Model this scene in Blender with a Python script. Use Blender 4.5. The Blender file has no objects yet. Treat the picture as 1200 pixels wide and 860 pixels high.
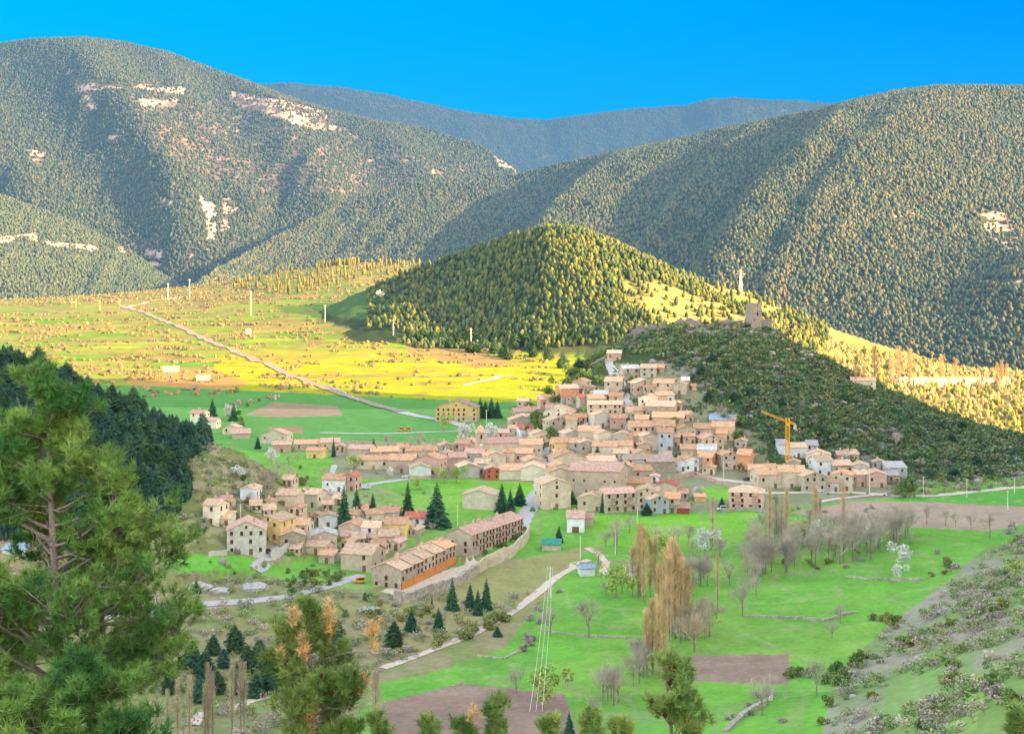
import bpy, math, random
import numpy as np
from mathutils import Vector, Matrix
random.seed(7); rng = np.random.default_rng(7)
S = bpy.context.scene
COL = S.collection
F = 1648.0; HZ = 330.0; CZ = 120.0; CX = 600.0     # focal length in photo pixels, eye-level row, eye height
R = math.radians
SUN_DIR = Vector((-0.905, 0.425, 0)).normalized()   # horizontal travel direction of the light
SUN_EL = 15.5

# ------------------------------------------------------------------ noise
def _hash(ix, iy, seed):
    h = (ix.astype(np.int64) * 374761393 + iy.astype(np.int64) * 668265263 + seed * 1442695041) & 0x7fffffff
    h = ((h ^ (h >> 13)) * 1274126177) & 0x7fffffff
    h = (h ^ (h >> 16)) & 0xffff
    return h / 65535.0
def vnoise(x, y, seed=0):
    x = np.asarray(x, float); y = np.asarray(y, float)
    ix = np.floor(x); iy = np.floor(y); fx = x - ix; fy = y - iy
    fx = fx * fx * (3 - 2 * fx); fy = fy * fy * (3 - 2 * fy)
    a = _hash(ix, iy, seed); b = _hash(ix + 1, iy, seed); c = _hash(ix, iy + 1, seed); d = _hash(ix + 1, iy + 1, seed)
    return (a + (b - a) * fx) * (1 - fy) + (c + (d - c) * fx) * fy
def fbm(x, y, o=4, seed=0):
    s = 0; a = 0.5; n = 0
    for k in range(o):
        s = s + a * vnoise(np.asarray(x) * 2 ** k, np.asarray(y) * 2 ** k, seed + k * 17); n += a; a *= 0.5
    return s / n - 0.5

# ------------------------------------------------------------------ materials
def hexn(nt, t, **k):
    n = nt.nodes.new(t)
    for a, b in k.items(): setattr(n, a, b)
    return n
HAZE = (0.15, 0.31, 0.50)  # haze painted into the far materials as a blue glow growing with distance
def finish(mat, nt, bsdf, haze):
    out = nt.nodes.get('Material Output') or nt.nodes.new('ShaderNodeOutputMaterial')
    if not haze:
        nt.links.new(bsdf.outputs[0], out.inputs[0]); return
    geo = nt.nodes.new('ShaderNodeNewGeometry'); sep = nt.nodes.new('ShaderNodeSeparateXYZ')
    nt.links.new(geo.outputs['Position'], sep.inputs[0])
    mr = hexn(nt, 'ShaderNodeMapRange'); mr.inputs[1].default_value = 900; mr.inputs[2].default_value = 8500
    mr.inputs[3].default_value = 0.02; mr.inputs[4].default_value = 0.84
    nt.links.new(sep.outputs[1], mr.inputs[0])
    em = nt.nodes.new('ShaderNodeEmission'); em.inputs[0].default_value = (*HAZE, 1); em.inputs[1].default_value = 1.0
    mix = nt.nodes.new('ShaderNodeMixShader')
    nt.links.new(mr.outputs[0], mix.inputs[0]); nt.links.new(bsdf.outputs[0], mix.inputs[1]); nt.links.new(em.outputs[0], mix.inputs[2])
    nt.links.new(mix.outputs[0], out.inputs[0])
def mat(name, col, rough=0.9, var=0.25, scale=1.0, col2=None, attr=None, haze=False, bump=0.0, bscale=None, metal=0.0, detail=6, spec=0.2, hi=None, objvar=0.0):
    m = bpy.data.materials.new(name); m.use_nodes = True; nt = m.node_tree
    b = nt.nodes['Principled BSDF']; b.inputs['Roughness'].default_value = rough; b.inputs['Metallic'].default_value = metal
    b.inputs['Specular IOR Level'].default_value = spec
    tc = nt.nodes.new('ShaderNodeTexCoord'); geo = nt.nodes.new('ShaderNodeNewGeometry')
    nz = nt.nodes.new('ShaderNodeTexNoise'); nz.inputs['Scale'].default_value = scale; nz.inputs['Detail'].default_value = detail
    nz.inputs['Roughness'].default_value = 0.65
    nt.links.new(geo.outputs['Position'], nz.inputs['Vector'])
    cr = nt.nodes.new('ShaderNodeMapRange'); cr.inputs[1].default_value = 0.3; cr.inputs[2].default_value = 0.7
    cr.inputs[3].default_value = 1 - var; cr.inputs[4].default_value = 1 + var
    nt.links.new(nz.outputs[0], cr.inputs[0])
    mul = hexn(nt, 'ShaderNodeVectorMath', operation='SCALE')
    if attr:
        at = nt.nodes.new('ShaderNodeAttribute'); at.attribute_name = attr; src = at.outputs[0]
    elif col2:
        n2 = nt.nodes.new('ShaderNodeTexNoise'); n2.inputs['Scale'].default_value = scale * 0.37; n2.inputs['Detail'].default_value = 4
        nt.links.new(geo.outputs['Position'], n2.inputs['Vector'])
        rr = nt.nodes.new('ShaderNodeMapRange'); rr.inputs[1].default_value = 0.38; rr.inputs[2].default_value = 0.62
        nt.links.new(n2.outputs[0], rr.inputs[0])
        mx = hexn(nt, 'ShaderNodeMix', data_type='RGBA'); mx.inputs[6].default_value = (*col, 1); mx.inputs[7].default_value = (*col2, 1)
        nt.links.new(rr.outputs[0], mx.inputs[0]); src = mx.outputs[2]
    else:
        rgb = nt.nodes.new('ShaderNodeRGB'); rgb.outputs[0].default_value = (*col, 1); src = rgb.outputs[0]
    nt.links.new(src, mul.inputs[0]); nt.links.new(cr.outputs[0], mul.inputs[3])
    last = mul.outputs[0]
    if objvar:
        oi = nt.nodes.new('ShaderNodeObjectInfo'); om = nt.nodes.new('ShaderNodeMapRange')
        om.inputs[3].default_value = 1 - objvar; om.inputs[4].default_value = 1 + objvar
        nt.links.new(oi.outputs['Random'], om.inputs[0])
        m2 = hexn(nt, 'ShaderNodeVectorMath', operation='SCALE'); nt.links.new(last, m2.inputs[0]); nt.links.new(om.outputs[0], m2.inputs[3]); last = m2.outputs[0]
    nt.links.new(last, b.inputs['Base Color'])
    if bump:
        bn = nt.nodes.new('ShaderNodeTexNoise'); bn.inputs['Scale'].default_value = bscale or scale * 2; bn.inputs['Detail'].default_value = 5
        nt.links.new(geo.outputs['Position'], bn.inputs['Vector'])
        bp = nt.nodes.new('ShaderNodeBump'); bp.inputs['Strength'].default_value = 0.8; bp.inputs['Distance'].default_value = bump
        nt.links.new(bn.outputs[0], bp.inputs['Height']); nt.links.new(bp.outputs[0], b.inputs['Normal'])
    finish(m, nt, b, haze)
    return m
M = {}
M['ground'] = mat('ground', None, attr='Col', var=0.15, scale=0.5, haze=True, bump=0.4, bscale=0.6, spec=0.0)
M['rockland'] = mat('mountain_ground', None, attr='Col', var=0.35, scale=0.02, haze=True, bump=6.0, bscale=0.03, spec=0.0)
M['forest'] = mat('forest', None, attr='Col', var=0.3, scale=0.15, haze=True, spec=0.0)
M['asphalt'] = mat('asphalt', (0.46, 0.42, 0.40), var=0.12, scale=0.5)
M['dirt'] = mat('dirt', (0.62, 0.50, 0.38), var=0.2, scale=0.7)
M['litroad'] = mat('road_pale', (0.26, 0.21, 0.17), var=0.15, scale=0.5)
def wallmat(n, c, v=0.16, s=1.1, c2=None):
    c = tuple(x * .9 for x in c); c2 = tuple(x * .88 for x in c2) if c2 else None; M[n] = mat('wall_' + n, c, var=v, scale=s, col2=c2 or tuple(x * 0.82 for x in c), bump=0.04, bscale=3.0, objvar=0.18)
wallmat('stone', (0.58, 0.48, 0.36), 0.25, 1.6, (0.45, 0.37, 0.29))
wallmat('grey', (0.58, 0.54, 0.47), 0.2, 1.4, (0.47, 0.44, 0.38))
wallmat('cream', (0.82, 0.73, 0.54), 0.08)
wallmat('white', (0.92, 0.92, 0.90), 0.07)
wallmat('pink', (0.70, 0.46, 0.37), 0.1)
wallmat('orange', (0.80, 0.40, 0.22), 0.1)
wallmat('red', (0.66, 0.19, 0.12), 0.1)
wallmat('yellow', (0.84, 0.60, 0.25), 0.08)
wallmat('tan', (0.70, 0.57, 0.41), 0.12)
wallmat('blue', (0.56, 0.62, 0.66), 0.08)
def roofmat(n, c, v=0.22):
    c = (c[0] * .93, c[1] * .89, c[2] * .89)
    M['r_' + n] = mat('roof_' + n, c, var=v, scale=2.2, col2=(c[0] * 0.72, c[1] * 0.7, c[2] * 0.7), bump=0.08, bscale=4.0, objvar=0.2, detail=8)
roofmat('terra', (0.74, 0.45, 0.26)); roofmat('pale', (0.78, 0.56, 0.36)); roofmat('red', (0.62, 0.20, 0.13)); roofmat('rose', (0.72, 0.46, 0.34))
roofmat('brown', (0.48, 0.36, 0.28)); roofmat('white', (0.70, 0.68, 0.64), 0.1); roofmat('green', (0.05, 0.32, 0.22), 0.1); roofmat('blue', (0.36, 0.50, 0.60), 0.15)
roofmat('grey', (0.45, 0.42, 0.40)); roofmat('orange', (0.84, 0.47, 0.25))
M['glass'] = mat('window_glass', (0.035, 0.03, 0.035), rough=0.25, var=0.2, spec=0.5)
M['frame'] = mat('window_frame', (0.30, 0.17, 0.10), var=0.2)
M['wood_red'] = mat('wood_red', (0.30, 0.06, 0.05), var=0.2)
M['wood_orange'] = mat('wood_orange', (0.62, 0.24, 0.07), var=0.15)
M['wood'] = mat('wood', (0.20, 0.11, 0.06), var=0.25)
M['metal'] = mat('galvanised', (0.62, 0.62, 0.60), rough=0.5, var=0.1, metal=0.2)
M['pole'] = mat('concrete_pole', (0.80, 0.74, 0.64), var=0.1)
M['crane'] = mat('crane_yellow', (0.85, 0.42, 0.03), rough=0.5, var=0.08)
M['concrete'] = mat('concrete', (0.55, 0.52, 0.47), var=0.15, scale=2)
M['ruin'] = mat('ruin_stone', (0.24, 0.225, 0.22), var=0.3, scale=1.2, col2=(0.20, 0.18, 0.17), bump=0.2, bscale=1.0)
M['drystone'] = mat('drystone', (0.48, 0.41, 0.33), var=0.4, scale=1.5, col2=(0.32, 0.28, 0.23), bump=0.2, bscale=1.2)
M['limestone'] = mat('limestone', (0.42, 0.39, 0.36), var=0.35, scale=0.8, bump=0.2)
M['tyre'] = mat('tyre', (0.03, 0.03, 0.03), var=0.1); M['rim'] = mat('rim', (0.5, 0.5, 0.5), rough=0.4, var=0.1)
for n, c in dict(white=(0.8, 0.8, 0.8), silver=(0.5, 0.55, 0.6), blue=(0.06, 0.12, 0.35), red=(0.5, 0.03, 0.03), dark=(0.05, 0.05, 0.06), orange=(0.8, 0.35, 0.03)).items():
    M['car_' + n] = mat('carpaint_' + n, c, rough=0.35, var=0.03, spec=0.5)
M['bark'] = mat('bark', (0.33, 0.25, 0.21), var=0.4, scale=12, bump=0.02, bscale=20)
M['barkgrey'] = mat('bark_grey', (0.26, 0.22, 0.19), var=0.2, scale=2)
def leafmat(n, c, c2, s=0.6, hz=False, ov=0.12, v=0.3): M[n] = mat(n, c, var=v, scale=s, col2=c2, haze=hz, objvar=ov, spec=0.05)
leafmat('spruce', (0.04, 0.13, 0.09), (0.08, 0.18, 0.09), 0.5)
leafmat('pinewood', (0.05, 0.12, 0.095), (0.09, 0.17, 0.08), 0.25, ov=0.25)
leafmat('needles', (0.085, 0.22, 0.06), (0.30, 0.43, 0.10), 2.2, v=0.35)
leafmat('needles_b', (0.17, 0.28, 0.08), (0.45, 0.52, 0.14), 1.6, v=0.35)
leafmat('needles_dead', (0.80, 0.42, 0.15), (0.75, 0.50, 0.24), 3)
leafmat('cone', (0.16, 0.05, 0.02), (0.10, 0.04, 0.02), 5)
leafmat('poplar_twigs', (0.68, 0.47, 0.25), (0.78, 0.58, 0.34), 0.4)
leafmat('poplar_tan', (0.66, 0.53, 0.38), (0.56, 0.45, 0.33), 0.4)
leafmat('bare_twigs', (0.52, 0.44, 0.38), (0.62, 0.53, 0.42), 0.4)
leafmat('blossom', (0.80, 0.80, 0.74), (0.62, 0.62, 0.52), 0.8)
leafmat('spring_leaf', (0.34, 0.48, 0.10), (0.50, 0.55, 0.18), 0.5)
leafmat('bush_green', (0.12, 0.22, 0.07), (0.24, 0.29, 0.09), 0.6)
leafmat('bush_olive', (0.32, 0.31, 0.10), (0.20, 0.25, 0.08), 0.6)
leafmat('bush_grey', (0.50, 0.42, 0.38), (0.36, 0.31, 0.26), 0.6)
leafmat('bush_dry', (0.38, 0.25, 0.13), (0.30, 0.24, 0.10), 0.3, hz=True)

# ------------------------------------------------------------------ mesh helpers
def link(o, parent=None):
    COL.objects.link(o)
    if parent: o.parent = parent
    return o
def tag(o, label=None, cat=None, group=None, kind=None):
    if label: o['label'] = label
    if cat: o['category'] = cat
    if group: o['group'] = group
    if kind: o['kind'] = kind
    return o
def npmesh(name, V, Fc, mats, colors=None, smooth=False, midx=None):
    V = np.ascontiguousarray(V, np.float32); Fc = np.ascontiguousarray(Fc, np.int32); k = Fc.shape[1]
    me = bpy.data.meshes.new(name)
    me.vertices.add(len(V)); me.vertices.foreach_set('co', V.ravel())
    me.loops.add(Fc.size); me.loops.foreach_set('vertex_index', Fc.ravel())
    me.polygons.add(len(Fc)); me.polygons.foreach_set('loop_start', np.arange(0, Fc.size, k, dtype=np.int32))
    me.polygons.foreach_set('loop_total', np.full(len(Fc), k, np.int32))
    if midx is not None: me.polygons.foreach_set('material_index', np.ascontiguousarray(midx, np.int32))
    if smooth: me.polygons.foreach_set('use_smooth', np.ones(len(Fc), bool))
    me.update(calc_edges=True)
    if colors is not None:
        at = me.color_attributes.new('Col', 'FLOAT_COLOR', 'POINT')
        c = np.ones((len(V), 4), np.float32); c[:, :3] = colors; at.data.foreach_set('color', c.ravel())
    for m in (mats if isinstance(mats, (list, tuple)) else [mats]): me.materials.append(m)
    return me
class MB:
    def __init__(s): s.v = []; s.f = []; s.m = []
    def poly(s, pts, m=0):
        n = len(s.v); s.v += [tuple(p) for p in pts]; s.f.append(tuple(range(n, n + len(pts)))); s.m.append(m)
    def box(s, x0, x1, y0, y1, z0, z1, m=0, T=None):
        p = [(x0, y0, z0), (x1, y0, z0), (x1, y1, z0), (x0, y1, z0), (x0, y0, z1), (x1, y0, z1), (x1, y1, z1), (x0, y1, z1)]
        if T is not None: p = [tuple(T @ Vector(q)) for q in p]
        n = len(s.v); s.v += p
        for q in ((0, 3, 2, 1), (4, 5, 6, 7), (0, 1, 5, 4), (1, 2, 6, 5), (2, 3, 7, 6), (3, 0, 4, 7)):
            s.f.append(tuple(n + i for i in q)); s.m.append(m)
    def prism(s, pts, off, m=0):     # closed polygon pts extruded by vector off
        n = len(s.v); k = len(pts); o = Vector(off)
        s.v += [tuple(p) for p in pts] + [tuple(Vector(p) + o) for p in pts]
        s.f.append(tuple(n + i for i in range(k))[::-1]); s.m.append(m)
        s.f.append(tuple(n + k + i for i in range(k))); s.m.append(m)
        for i in range(k):
            j = (i + 1) % k; s.f.append((n + i, n + j, n + k + j, n + k + i)); s.m.append(m)
    def bar(s, a, b, r0, r1=None, n=5, m=0):
        a = Vector(a); b = Vector(b); r1 = r0 if r1 is None else r1
        d = (b - a)
        if d.length < 1e-6: return
        d.normalize(); u = d.orthogonal().normalized(); w = d.cross(u); k = len(s.v)
        for c, r in ((a, r0), (b, r1)):
            for i in range(n):
                t = 2 * math.pi * i / n; s.v.append(tuple(c + u * math.cos(t) * r + w * math.sin(t) * r))
        for i in range(n):
            j = (i + 1) % n; s.f.append((k + i, k + j, k + n + j, k + n + i)); s.m.append(m)
        s.f.append(tuple(k + i for i in range(n))[::-1]); s.m.append(m); s.f.append(tuple(k + n + i for i in range(n))); s.m.append(m)
    def tube(s, pts, radii, n=6, m=0):
        for i in range(len(pts) - 1): s.bar(pts[i], pts[i + 1], radii[i], radii[i + 1], n, m)
    def mesh(s, name, mats):
        me = bpy.data.meshes.new(name); me.from_pydata(s.v, [], s.f)
        for m in (mats if isinstance(mats, (list, tuple)) else [mats]): me.materials.append(m)
        if any(s.m): me.polygons.foreach_set('material_index', s.m)
        me.update(); return me
    def build(s, name, mats, parent=None):
        return link(bpy.data.objects.new(name, s.mesh(name, mats)), parent)
def empty(name, loc, rz=0):
    o = bpy.data.objects.new(name, None); o.location = loc; o.rotation_euler.z = rz; o.empty_display_size = 0.5
    COL.objects.link(o); return o
def inst(name, me, parent=None, loc=(0, 0, 0), rz=0, sc=None):
    o = bpy.data.objects.new(name, me); o.location = loc; o.rotation_euler.z = rz
    if sc is not None: o.scale = sc if isinstance(sc, (tuple, list)) else (sc, sc, sc)
    return link(o, parent)
def inpoly(px, py, P):
    px = np.asarray(px); py = np.asarray(py); r = np.zeros(px.shape, bool); n = len(P)
    for i in range(n):
        x0, y0 = P[i]; x1, y1 = P[(i + 1) % n]
        if y0 == y1: continue
        c = ((y0 > py) != (y1 > py)) & (px < (x1 - x0) * (py - y0) / (y1 - y0) + x0); r ^= c
    return r

# ------------------------------------------------------------------ terrain: valley, plateau and the near hills in one sheet
PXC = np.array([-400, 0, 200, 400, 600, 800, 1000, 1200, 1600.])
TAB = [
 (6,   [118.2]*9),
 (30,  [104]*9), (60, [88]*7 + [90, 95]), (150, [50, 48, 46, 46, 46, 46, 50, 62, 84]),
 (250, [18, 14, 12, 12, 12, 13, 20, 40, 66]), (330, [6, 2, 1, 1, 1, 2, 9, 31, 58]),
 (400, [4, -1, -2, -2, -2, -2, 2, 22, 48]), (465, [6, 2, 1, 0, -1, 0, 3, 17, 38]), (500, [10, 8, 8, 7, 1, 2, 5, 15, 32]),
 (560, [13, 11, 11, 11, 6, 7, 9, 13, 24]), (640, [16, 15, 15, 15, 14, 15, 12, 12, 16]),
 (760, [22, 22, 22, 23, 22, 22, 17, 14, 14]), (900, [28, 27, 27, 27, 27, 25, 18, 15, 15]),
 (1050, [34, 33, 32, 31, 31, 28, 15, 12, 14]), (1250, [40, 40, 39, 38, 38, 34, 26, 26, 26]),
 (1500, [54, 52, 50, 52, 50, 44, 38, 22, 20]), (1800, [70, 67, 70, 82, 76, 56, 20, -10, -20]),
 (2100, [86, 84, 93, 125, 122, 60, -20, -50, -50]), (2400, [96, 92, 108, 158, 150, 60, -40, -60, -60]),
 (2800, [40, 30, 60, 100, 60, -40, -60, -80, -80]), (3500, [-110]*9), (14000, [-130]*9)]
YT = np.array([t[0] for t in TAB], float); ZT = np.array([t[1] for t in TAB], float)
gpx = np.arange(-360, 1562, 2.0)
gY = np.concatenate([np.geomspace(6, 370, 70)[:-1], np.geomspace(370, 2600, 640), np.geomspace(2600, 14000, 25)[1:]])
def layer(px, Y, st, foot=None):
    """st rows: (px, Yc, row of the crest, Yf, z of the foot)"""
    a = np.array(st, float); p = a[:, 0]
    Yc = np.interp(px, p, a[:, 1]); rc = np.interp(px, p, a[:, 2]); Yf = np.interp(px, p, a[:, 3]); zf = np.interp(px, p, a[:, 4])
    zc = CZ - (rc - HZ) / F * Yc
    return Yc, zc, Yf, zf
CH = [(560, 880, 540, 780, 20), (610, 890, 505, 780, 20), (640, 905, 470, 770, 20), (665, 920, 440, 760, 20), (700, 935, 415, 745, 20), (730, 945, 400, 740, 20), (760, 950, 389, 735, 20),
      (800, 950, 381, 735, 19), (870, 950, 381, 735, 18), (905, 950, 386, 730, 17), (950, 940, 412, 725, 16), (1000, 920, 440, 715, 15), (1050, 905, 463, 705, 14),
      (1100, 885, 484, 695, 13), (1150, 865, 500, 690, 12), (1200, 845, 514, 690, 12), (1260, 830, 528, 690, 12), (1360, 820, 560, 690, 10)]
MH = [(-420, 1820, 560, 1520, 30), (270, 1820, 480, 1520, 30), (315, 1820, 420, 1520, 40), (360, 1820, 372, 1520, 50), (400, 1810, 352, 1500, 50), (440, 1800, 335, 1490, 50), (480, 1780, 318, 1470, 48), (520, 1760, 305, 1460, 45), (560, 1740, 290, 1450, 46), (600, 1720, 278, 1440, 46),
      (640, 1700, 269, 1430, 46), (680, 1700, 270, 1420, 44), (720, 1690, 286, 1400, 42), (780, 1680, 312, 1360, 38), (830, 1680, 331, 1300, 34), (870, 1700, 341, 1260, 30),
      (930, 1680, 366, 1220, 26), (1000, 1640, 394, 1200, 22), (1060, 1600, 411, 1200, 20), (1140, 1560, 437, 1250, 22), (1220, 1540, 452, 1300, 22), (1560, 1540, 470, 1300, 20)]
FHL = [(-400, 640, 310, 480, 20), (0, 640, 415, 490, 14), (50, 640, 434, 495, 13), (100, 640, 457, 500, 12), (150, 640, 476, 505, 12), (200, 640, 496, 510, 12), (250, 640, 518, 520, 12),
       (300, 635, 543, 535, 12), (340, 630, 570, 550, 12), (380, 630, 620, 560, 12), (1560, 630, 800, 560, 0)]
def hill(px, Y, st, pw, back):
    Yc, zc, Yf, zf = layer(px, Y, st)
    t = (Y - Yf) / (Yc - Yf); tt = np.clip(t, 0, 1)
    z = zf + (zc - zf) * (tt ** pw * 0.75 + 0.25 * np.sin(tt * math.pi / 2))
    z = np.where(t > 1, zc - (Y - Yc) * back - 0.0, z)
    return np.where(t < 0, -999.0, z), tt
P2, Y2 = np.meshgrid(gpx, gY)
lY = np.log(YT)
tmp = np.array([np.interp(gpx, PXC, row) for row in ZT])
Z = np.array([[0.0]])
Z = np.empty_like(P2)
lg = np.log(gY); idx = np.clip(np.searchsorted(lY, lg) - 1, 0, len(lY) - 2); w = (lg - lY[idx]) / (lY[idx + 1] - lY[idx])
Z = tmp[idx] * (1 - w)[:, None] + tmp[idx + 1] * w[:, None]
def blur(A, n, ax):
    k = np.ones(2 * n + 1) / (2 * n + 1)
    pad = [(0, 0), (0, 0)]; pad[ax] = (n, n); B = np.pad(A, pad, mode='edge'); c = np.cumsum(B, ax)
    c = np.concatenate([np.zeros_like(np.take(c, [0], ax)), c], ax)
    s = 2 * n + 1
    return (np.take(c, range(s, c.shape[ax]), ax) - np.take(c, range(0, c.shape[ax] - s), ax)) / s
for _ in range(2): Z = blur(blur(Z, 25, 1), 9, 0)
X2 = (P2 - CX) / F * Y2
def smax(a, b, k):
    h = np.clip(0.5 + 0.5 * (a - b) / k, 0, 1); return b + (a - b) * h + k * h * (1 - h)
zc1, t1 = hill(P2, Y2, CH, 1.0, 0.45); zc2, t2 = hill(P2, Y2, MH, 1.0, 0.5); zc3, t3 = hill(P2, Y2, FHL, 1.0, 0.6)
base = Z.copy()
def spur2(P, T):
    c = 640 + 75 * (1 - T); d = P - c; e = P - (530 + 20 * (1 - T)); f = P - (740 + 60 * (1 - T))
    return 20 * np.where(d < 0, np.exp(-(d / 62) ** 2), np.exp(-(d / 80) ** 2)) - 26 * np.exp(-(e / 75) ** 2) + 10 * np.exp(-(f / 40) ** 2)
n1 = fbm(X2 / 60, Y2 / 60, 5, 3); n2 = fbm(X2 / 14, Y2 / 14, 4, 9)
zc1 = zc1 + (n1 * 14 * np.sin(np.clip(t1, 0.0, 1) * math.pi) ** 0.7 + n2 * 3.0 * np.clip(t1 * 4, 0, 1)) * (t1 > 0) * np.clip((P2 - 860) / 80, 0.12, 1)
zc2 = zc2 + (fbm(X2 / 130, Y2 / 130, 5, 5) * 40 * np.sin(np.clip(t2, 0.0, 1) * math.pi) + n2 * 3) * (t2 > 0)
zc3 = zc3 + (n1 * 9 * np.sin(np.clip(t3, 0.0, 1) * math.pi) + n2 * 2.5) * (t3 > 0)
zc2 = zc2 + np.sin(np.clip(t2, 0, 1) * math.pi) ** 0.7 * (t2 > 0) * (spur2(P2, t2))
rcm = np.interp(P2, [s_[0] for s_ in MH], [s_[2] for s_ in MH]); zc2 = np.where(t2 < 1, -smax(-zc2, -(CZ - (rcm - HZ) / F * Y2 - 1.5), 3.0), zc2)
H1 = zc1 > Z; H2 = zc2 > Z; H3 = zc3 > Z
Z = smax(Z, zc1, 2.0); Z = smax(Z, zc2, 4.0); Z = smax(Z, zc3, 2.0)
far = np.clip((Y2 - 950) / 400, 0, 1)
ty = Y2 / 48 + fbm(X2 / 120, Y2 / 120, 3, 72) * 2.2 + 0.35 * X2 / 85; tf = ty - np.floor(ty)
Z = Z + (np.clip((tf - .75) * 4, 0, 1) - tf) * 2.6 * far * np.clip((2400 - Y2) / 300, 0, 1) * ~(H2 | H1)
Z = Z + fbm(X2 / 200, Y2 / 200, 3, 21) * 5 * far + fbm(X2 / 40, Y2 / 40, 4, 22) * 3.2 * far * np.clip((2500 - Y2) / 300, 0, 1)
Z = Z + fbm(X2 / 25, Y2 / 25, 4, 31) * 1.0 * np.clip((Y2 - 100) / 200, 0, 1)
rs = np.clip((P2 - 900 - (760 - (HZ + F * (CZ - Z) / Y2)) * -0.9) / 200, 0, 1) * np.clip((700 - Y2) / 100, 0, 1) * np.clip((Y2 - 150) / 80, 0, 1)
Z = Z + fbm(X2 / 22, Y2 / 45, 4, 41) * 7 * rs
ROW = HZ + F * (CZ - Z) / Y2
def zat(X, Y):
    px = CX + F * X / Y
    i = np.clip((px - gpx[0]) / 2.0, 0, len(gpx) - 1.001); j = np.clip(np.searchsorted(gY, Y) - 1, 0, len(gY) - 2)
    i0 = np.floor(i).astype(int); fi = i - i0; fj = (Y - gY[j]) / (gY[j + 1] - gY[j])
    return (Z[j, i0] * (1 - fi) + Z[j, i0 + 1] * fi) * (1 - fj) + (Z[j + 1, i0] * (1 - fi) + Z[j + 1, i0 + 1] * fi) * fj
def hit(px, py, up=0.0):
    """first ground point seen at photo pixel px, py"""
    i = (px - gpx[0]) / 2.0; i = min(max(i, 0), len(gpx) - 1.001); i0 = int(i); fi = i - i0
    r = ROW[:, i0] * (1 - fi) + ROW[:, i0 + 1] * fi
    k = np.nonzero(r <= py)[0]
    j = int(k[0]) if len(k) else len(gY) - 30
    if j > 0 and r[j - 1] > py:
        w = (r[j - 1] - py) / (r[j - 1] - r[j]); Y = gY[j - 1] + (gY[j] - gY[j - 1]) * w
    else: Y = gY[j]
    X = (px - CX) / F * Y
    return Vector((X, Y, float(zat(X, Y)) + up))
def proj(X, Y, Zz): return CX + F * X / Y, HZ + F * (CZ - Zz) / Y
# ---- ground colours: the fields of the valley
def mixc(c, m, new, a=1.0):
    m = (m * a)[..., None]; return c * (1 - m) + np.array(new) * m
C = np.empty(P2.shape + (3,)); C[:] = (0.17, 0.37, 0.06)
px_, py_ = P2, ROW
wob = fbm(X2 / 18, Y2 / 18, 4, 77) * 10
pw_, pyw = P2 + wob, ROW + fbm(X2 / 18, Y2 / 18, 4, 78) * 5
nb = np.clip(fbm(X2 / 45, Y2 / 30, 5, 51) * 5 + 0.5, 0, 1); ns = np.clip(fbm(X2 / 9, Y2 / 9, 4, 52) * 5 + 0.5, 0, 1)
up = Y2 > 1040
C = mixc(C, up.astype(float), (0.22, 0.34, 0.04)); C = mixc(C, up * nb, (0.34, 0.36, 0.05), 0.6)
wx = X2 / 115 + fbm(X2 / 90, Y2 / 90, 3, 71) * 1.6; wy = Y2 / 48 + fbm(X2 / 120, Y2 / 120, 3, 72) * 2.2 + 0.35 * X2 / 85
cell = _hash(np.floor(wx + 0.5 * (np.floor(wy) % 2)), np.floor(wy), 73)
edge_ = np.minimum(np.abs(wy - np.round(wy)) * 48, np.abs((wx + 0.5 * (np.floor(wy) % 2)) - np.round(wx + 0.5 * (np.floor(wy) % 2))) * 115)
upf = up.astype(float)
C = mixc(C, upf * (cell < 0.30), (0.13, 0.31, 0.03), 0.9); C = mixc(C, upf * ((cell > 0.30) & (cell < 0.45)), (0.34, 0.31, 0.07), 0.8); C = mixc(C, upf * (cell > 0.88), (0.36, 0.23, 0.09), 0.8)
fedge = np.clip(1 - edge_ / 5, 0, 1) * upf * (P2 < 680)
C = mixc(C, fedge, (0.30, 0.19, 0.08), 0.75)
dry = np.clip(fbm(X2 / 70, Y2 / 40, 5, 55) * 7 + 0.25, 0, 1) * ((Y2 > 1250) & (P2 < 520))
C = mixc(C, dry, (0.34, 0.25, 0.10), 0.6)
C = mixc(C, ((Y2 > 1900)).astype(float) * (0.5 + 0.5 * nb), (0.32, 0.26, 0.10), 0.6)
near_y = (Y2 > 1040) & (Y2 < 1560) & (P2 > 250) & (P2 < 700)  # low sun's yellow painted into the field colour beyond the shadow edge
strip = fbm(X2 / 120, Y2 / 22, 3, 58)
C = mixc(C, near_y * np.clip((Y2 - 1040) / 20, 0, 1) * np.clip((1440 + 160 * fbm(X2 / 60, Y2 / 60, 3, 60) - Y2) / 60, 0, 1), (0.56, 0.43, 0.015), 0.75); C = mixc(C, near_y * (nb > 0.8), (0.32, 0.38, 0.03), 0.6)
hedge = np.clip((0.05 - np.abs(strip)) * 40, 0, 1) * ((Y2 > 1090) & (P2 < 660))
C = mixc(C, hedge, (0.34, 0.22, 0.09), 0.75)
C = mixc(C, ((Y2 > 980) & (P2 > 900)).astype(float), (0.42, 0.30, 0.12), 0.9)
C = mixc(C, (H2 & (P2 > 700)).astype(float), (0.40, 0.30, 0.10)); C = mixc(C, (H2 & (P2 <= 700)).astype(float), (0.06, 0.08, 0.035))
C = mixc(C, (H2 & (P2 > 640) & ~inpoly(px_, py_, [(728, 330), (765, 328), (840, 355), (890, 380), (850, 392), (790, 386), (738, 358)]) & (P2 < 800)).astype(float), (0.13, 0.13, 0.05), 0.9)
def poly(P, c, a=1.0, wb=False):
    global C
    C = mixc(C, inpoly(pw_ if wb else px_, pyw if wb else py_, P).astype(float), c, a)
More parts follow.
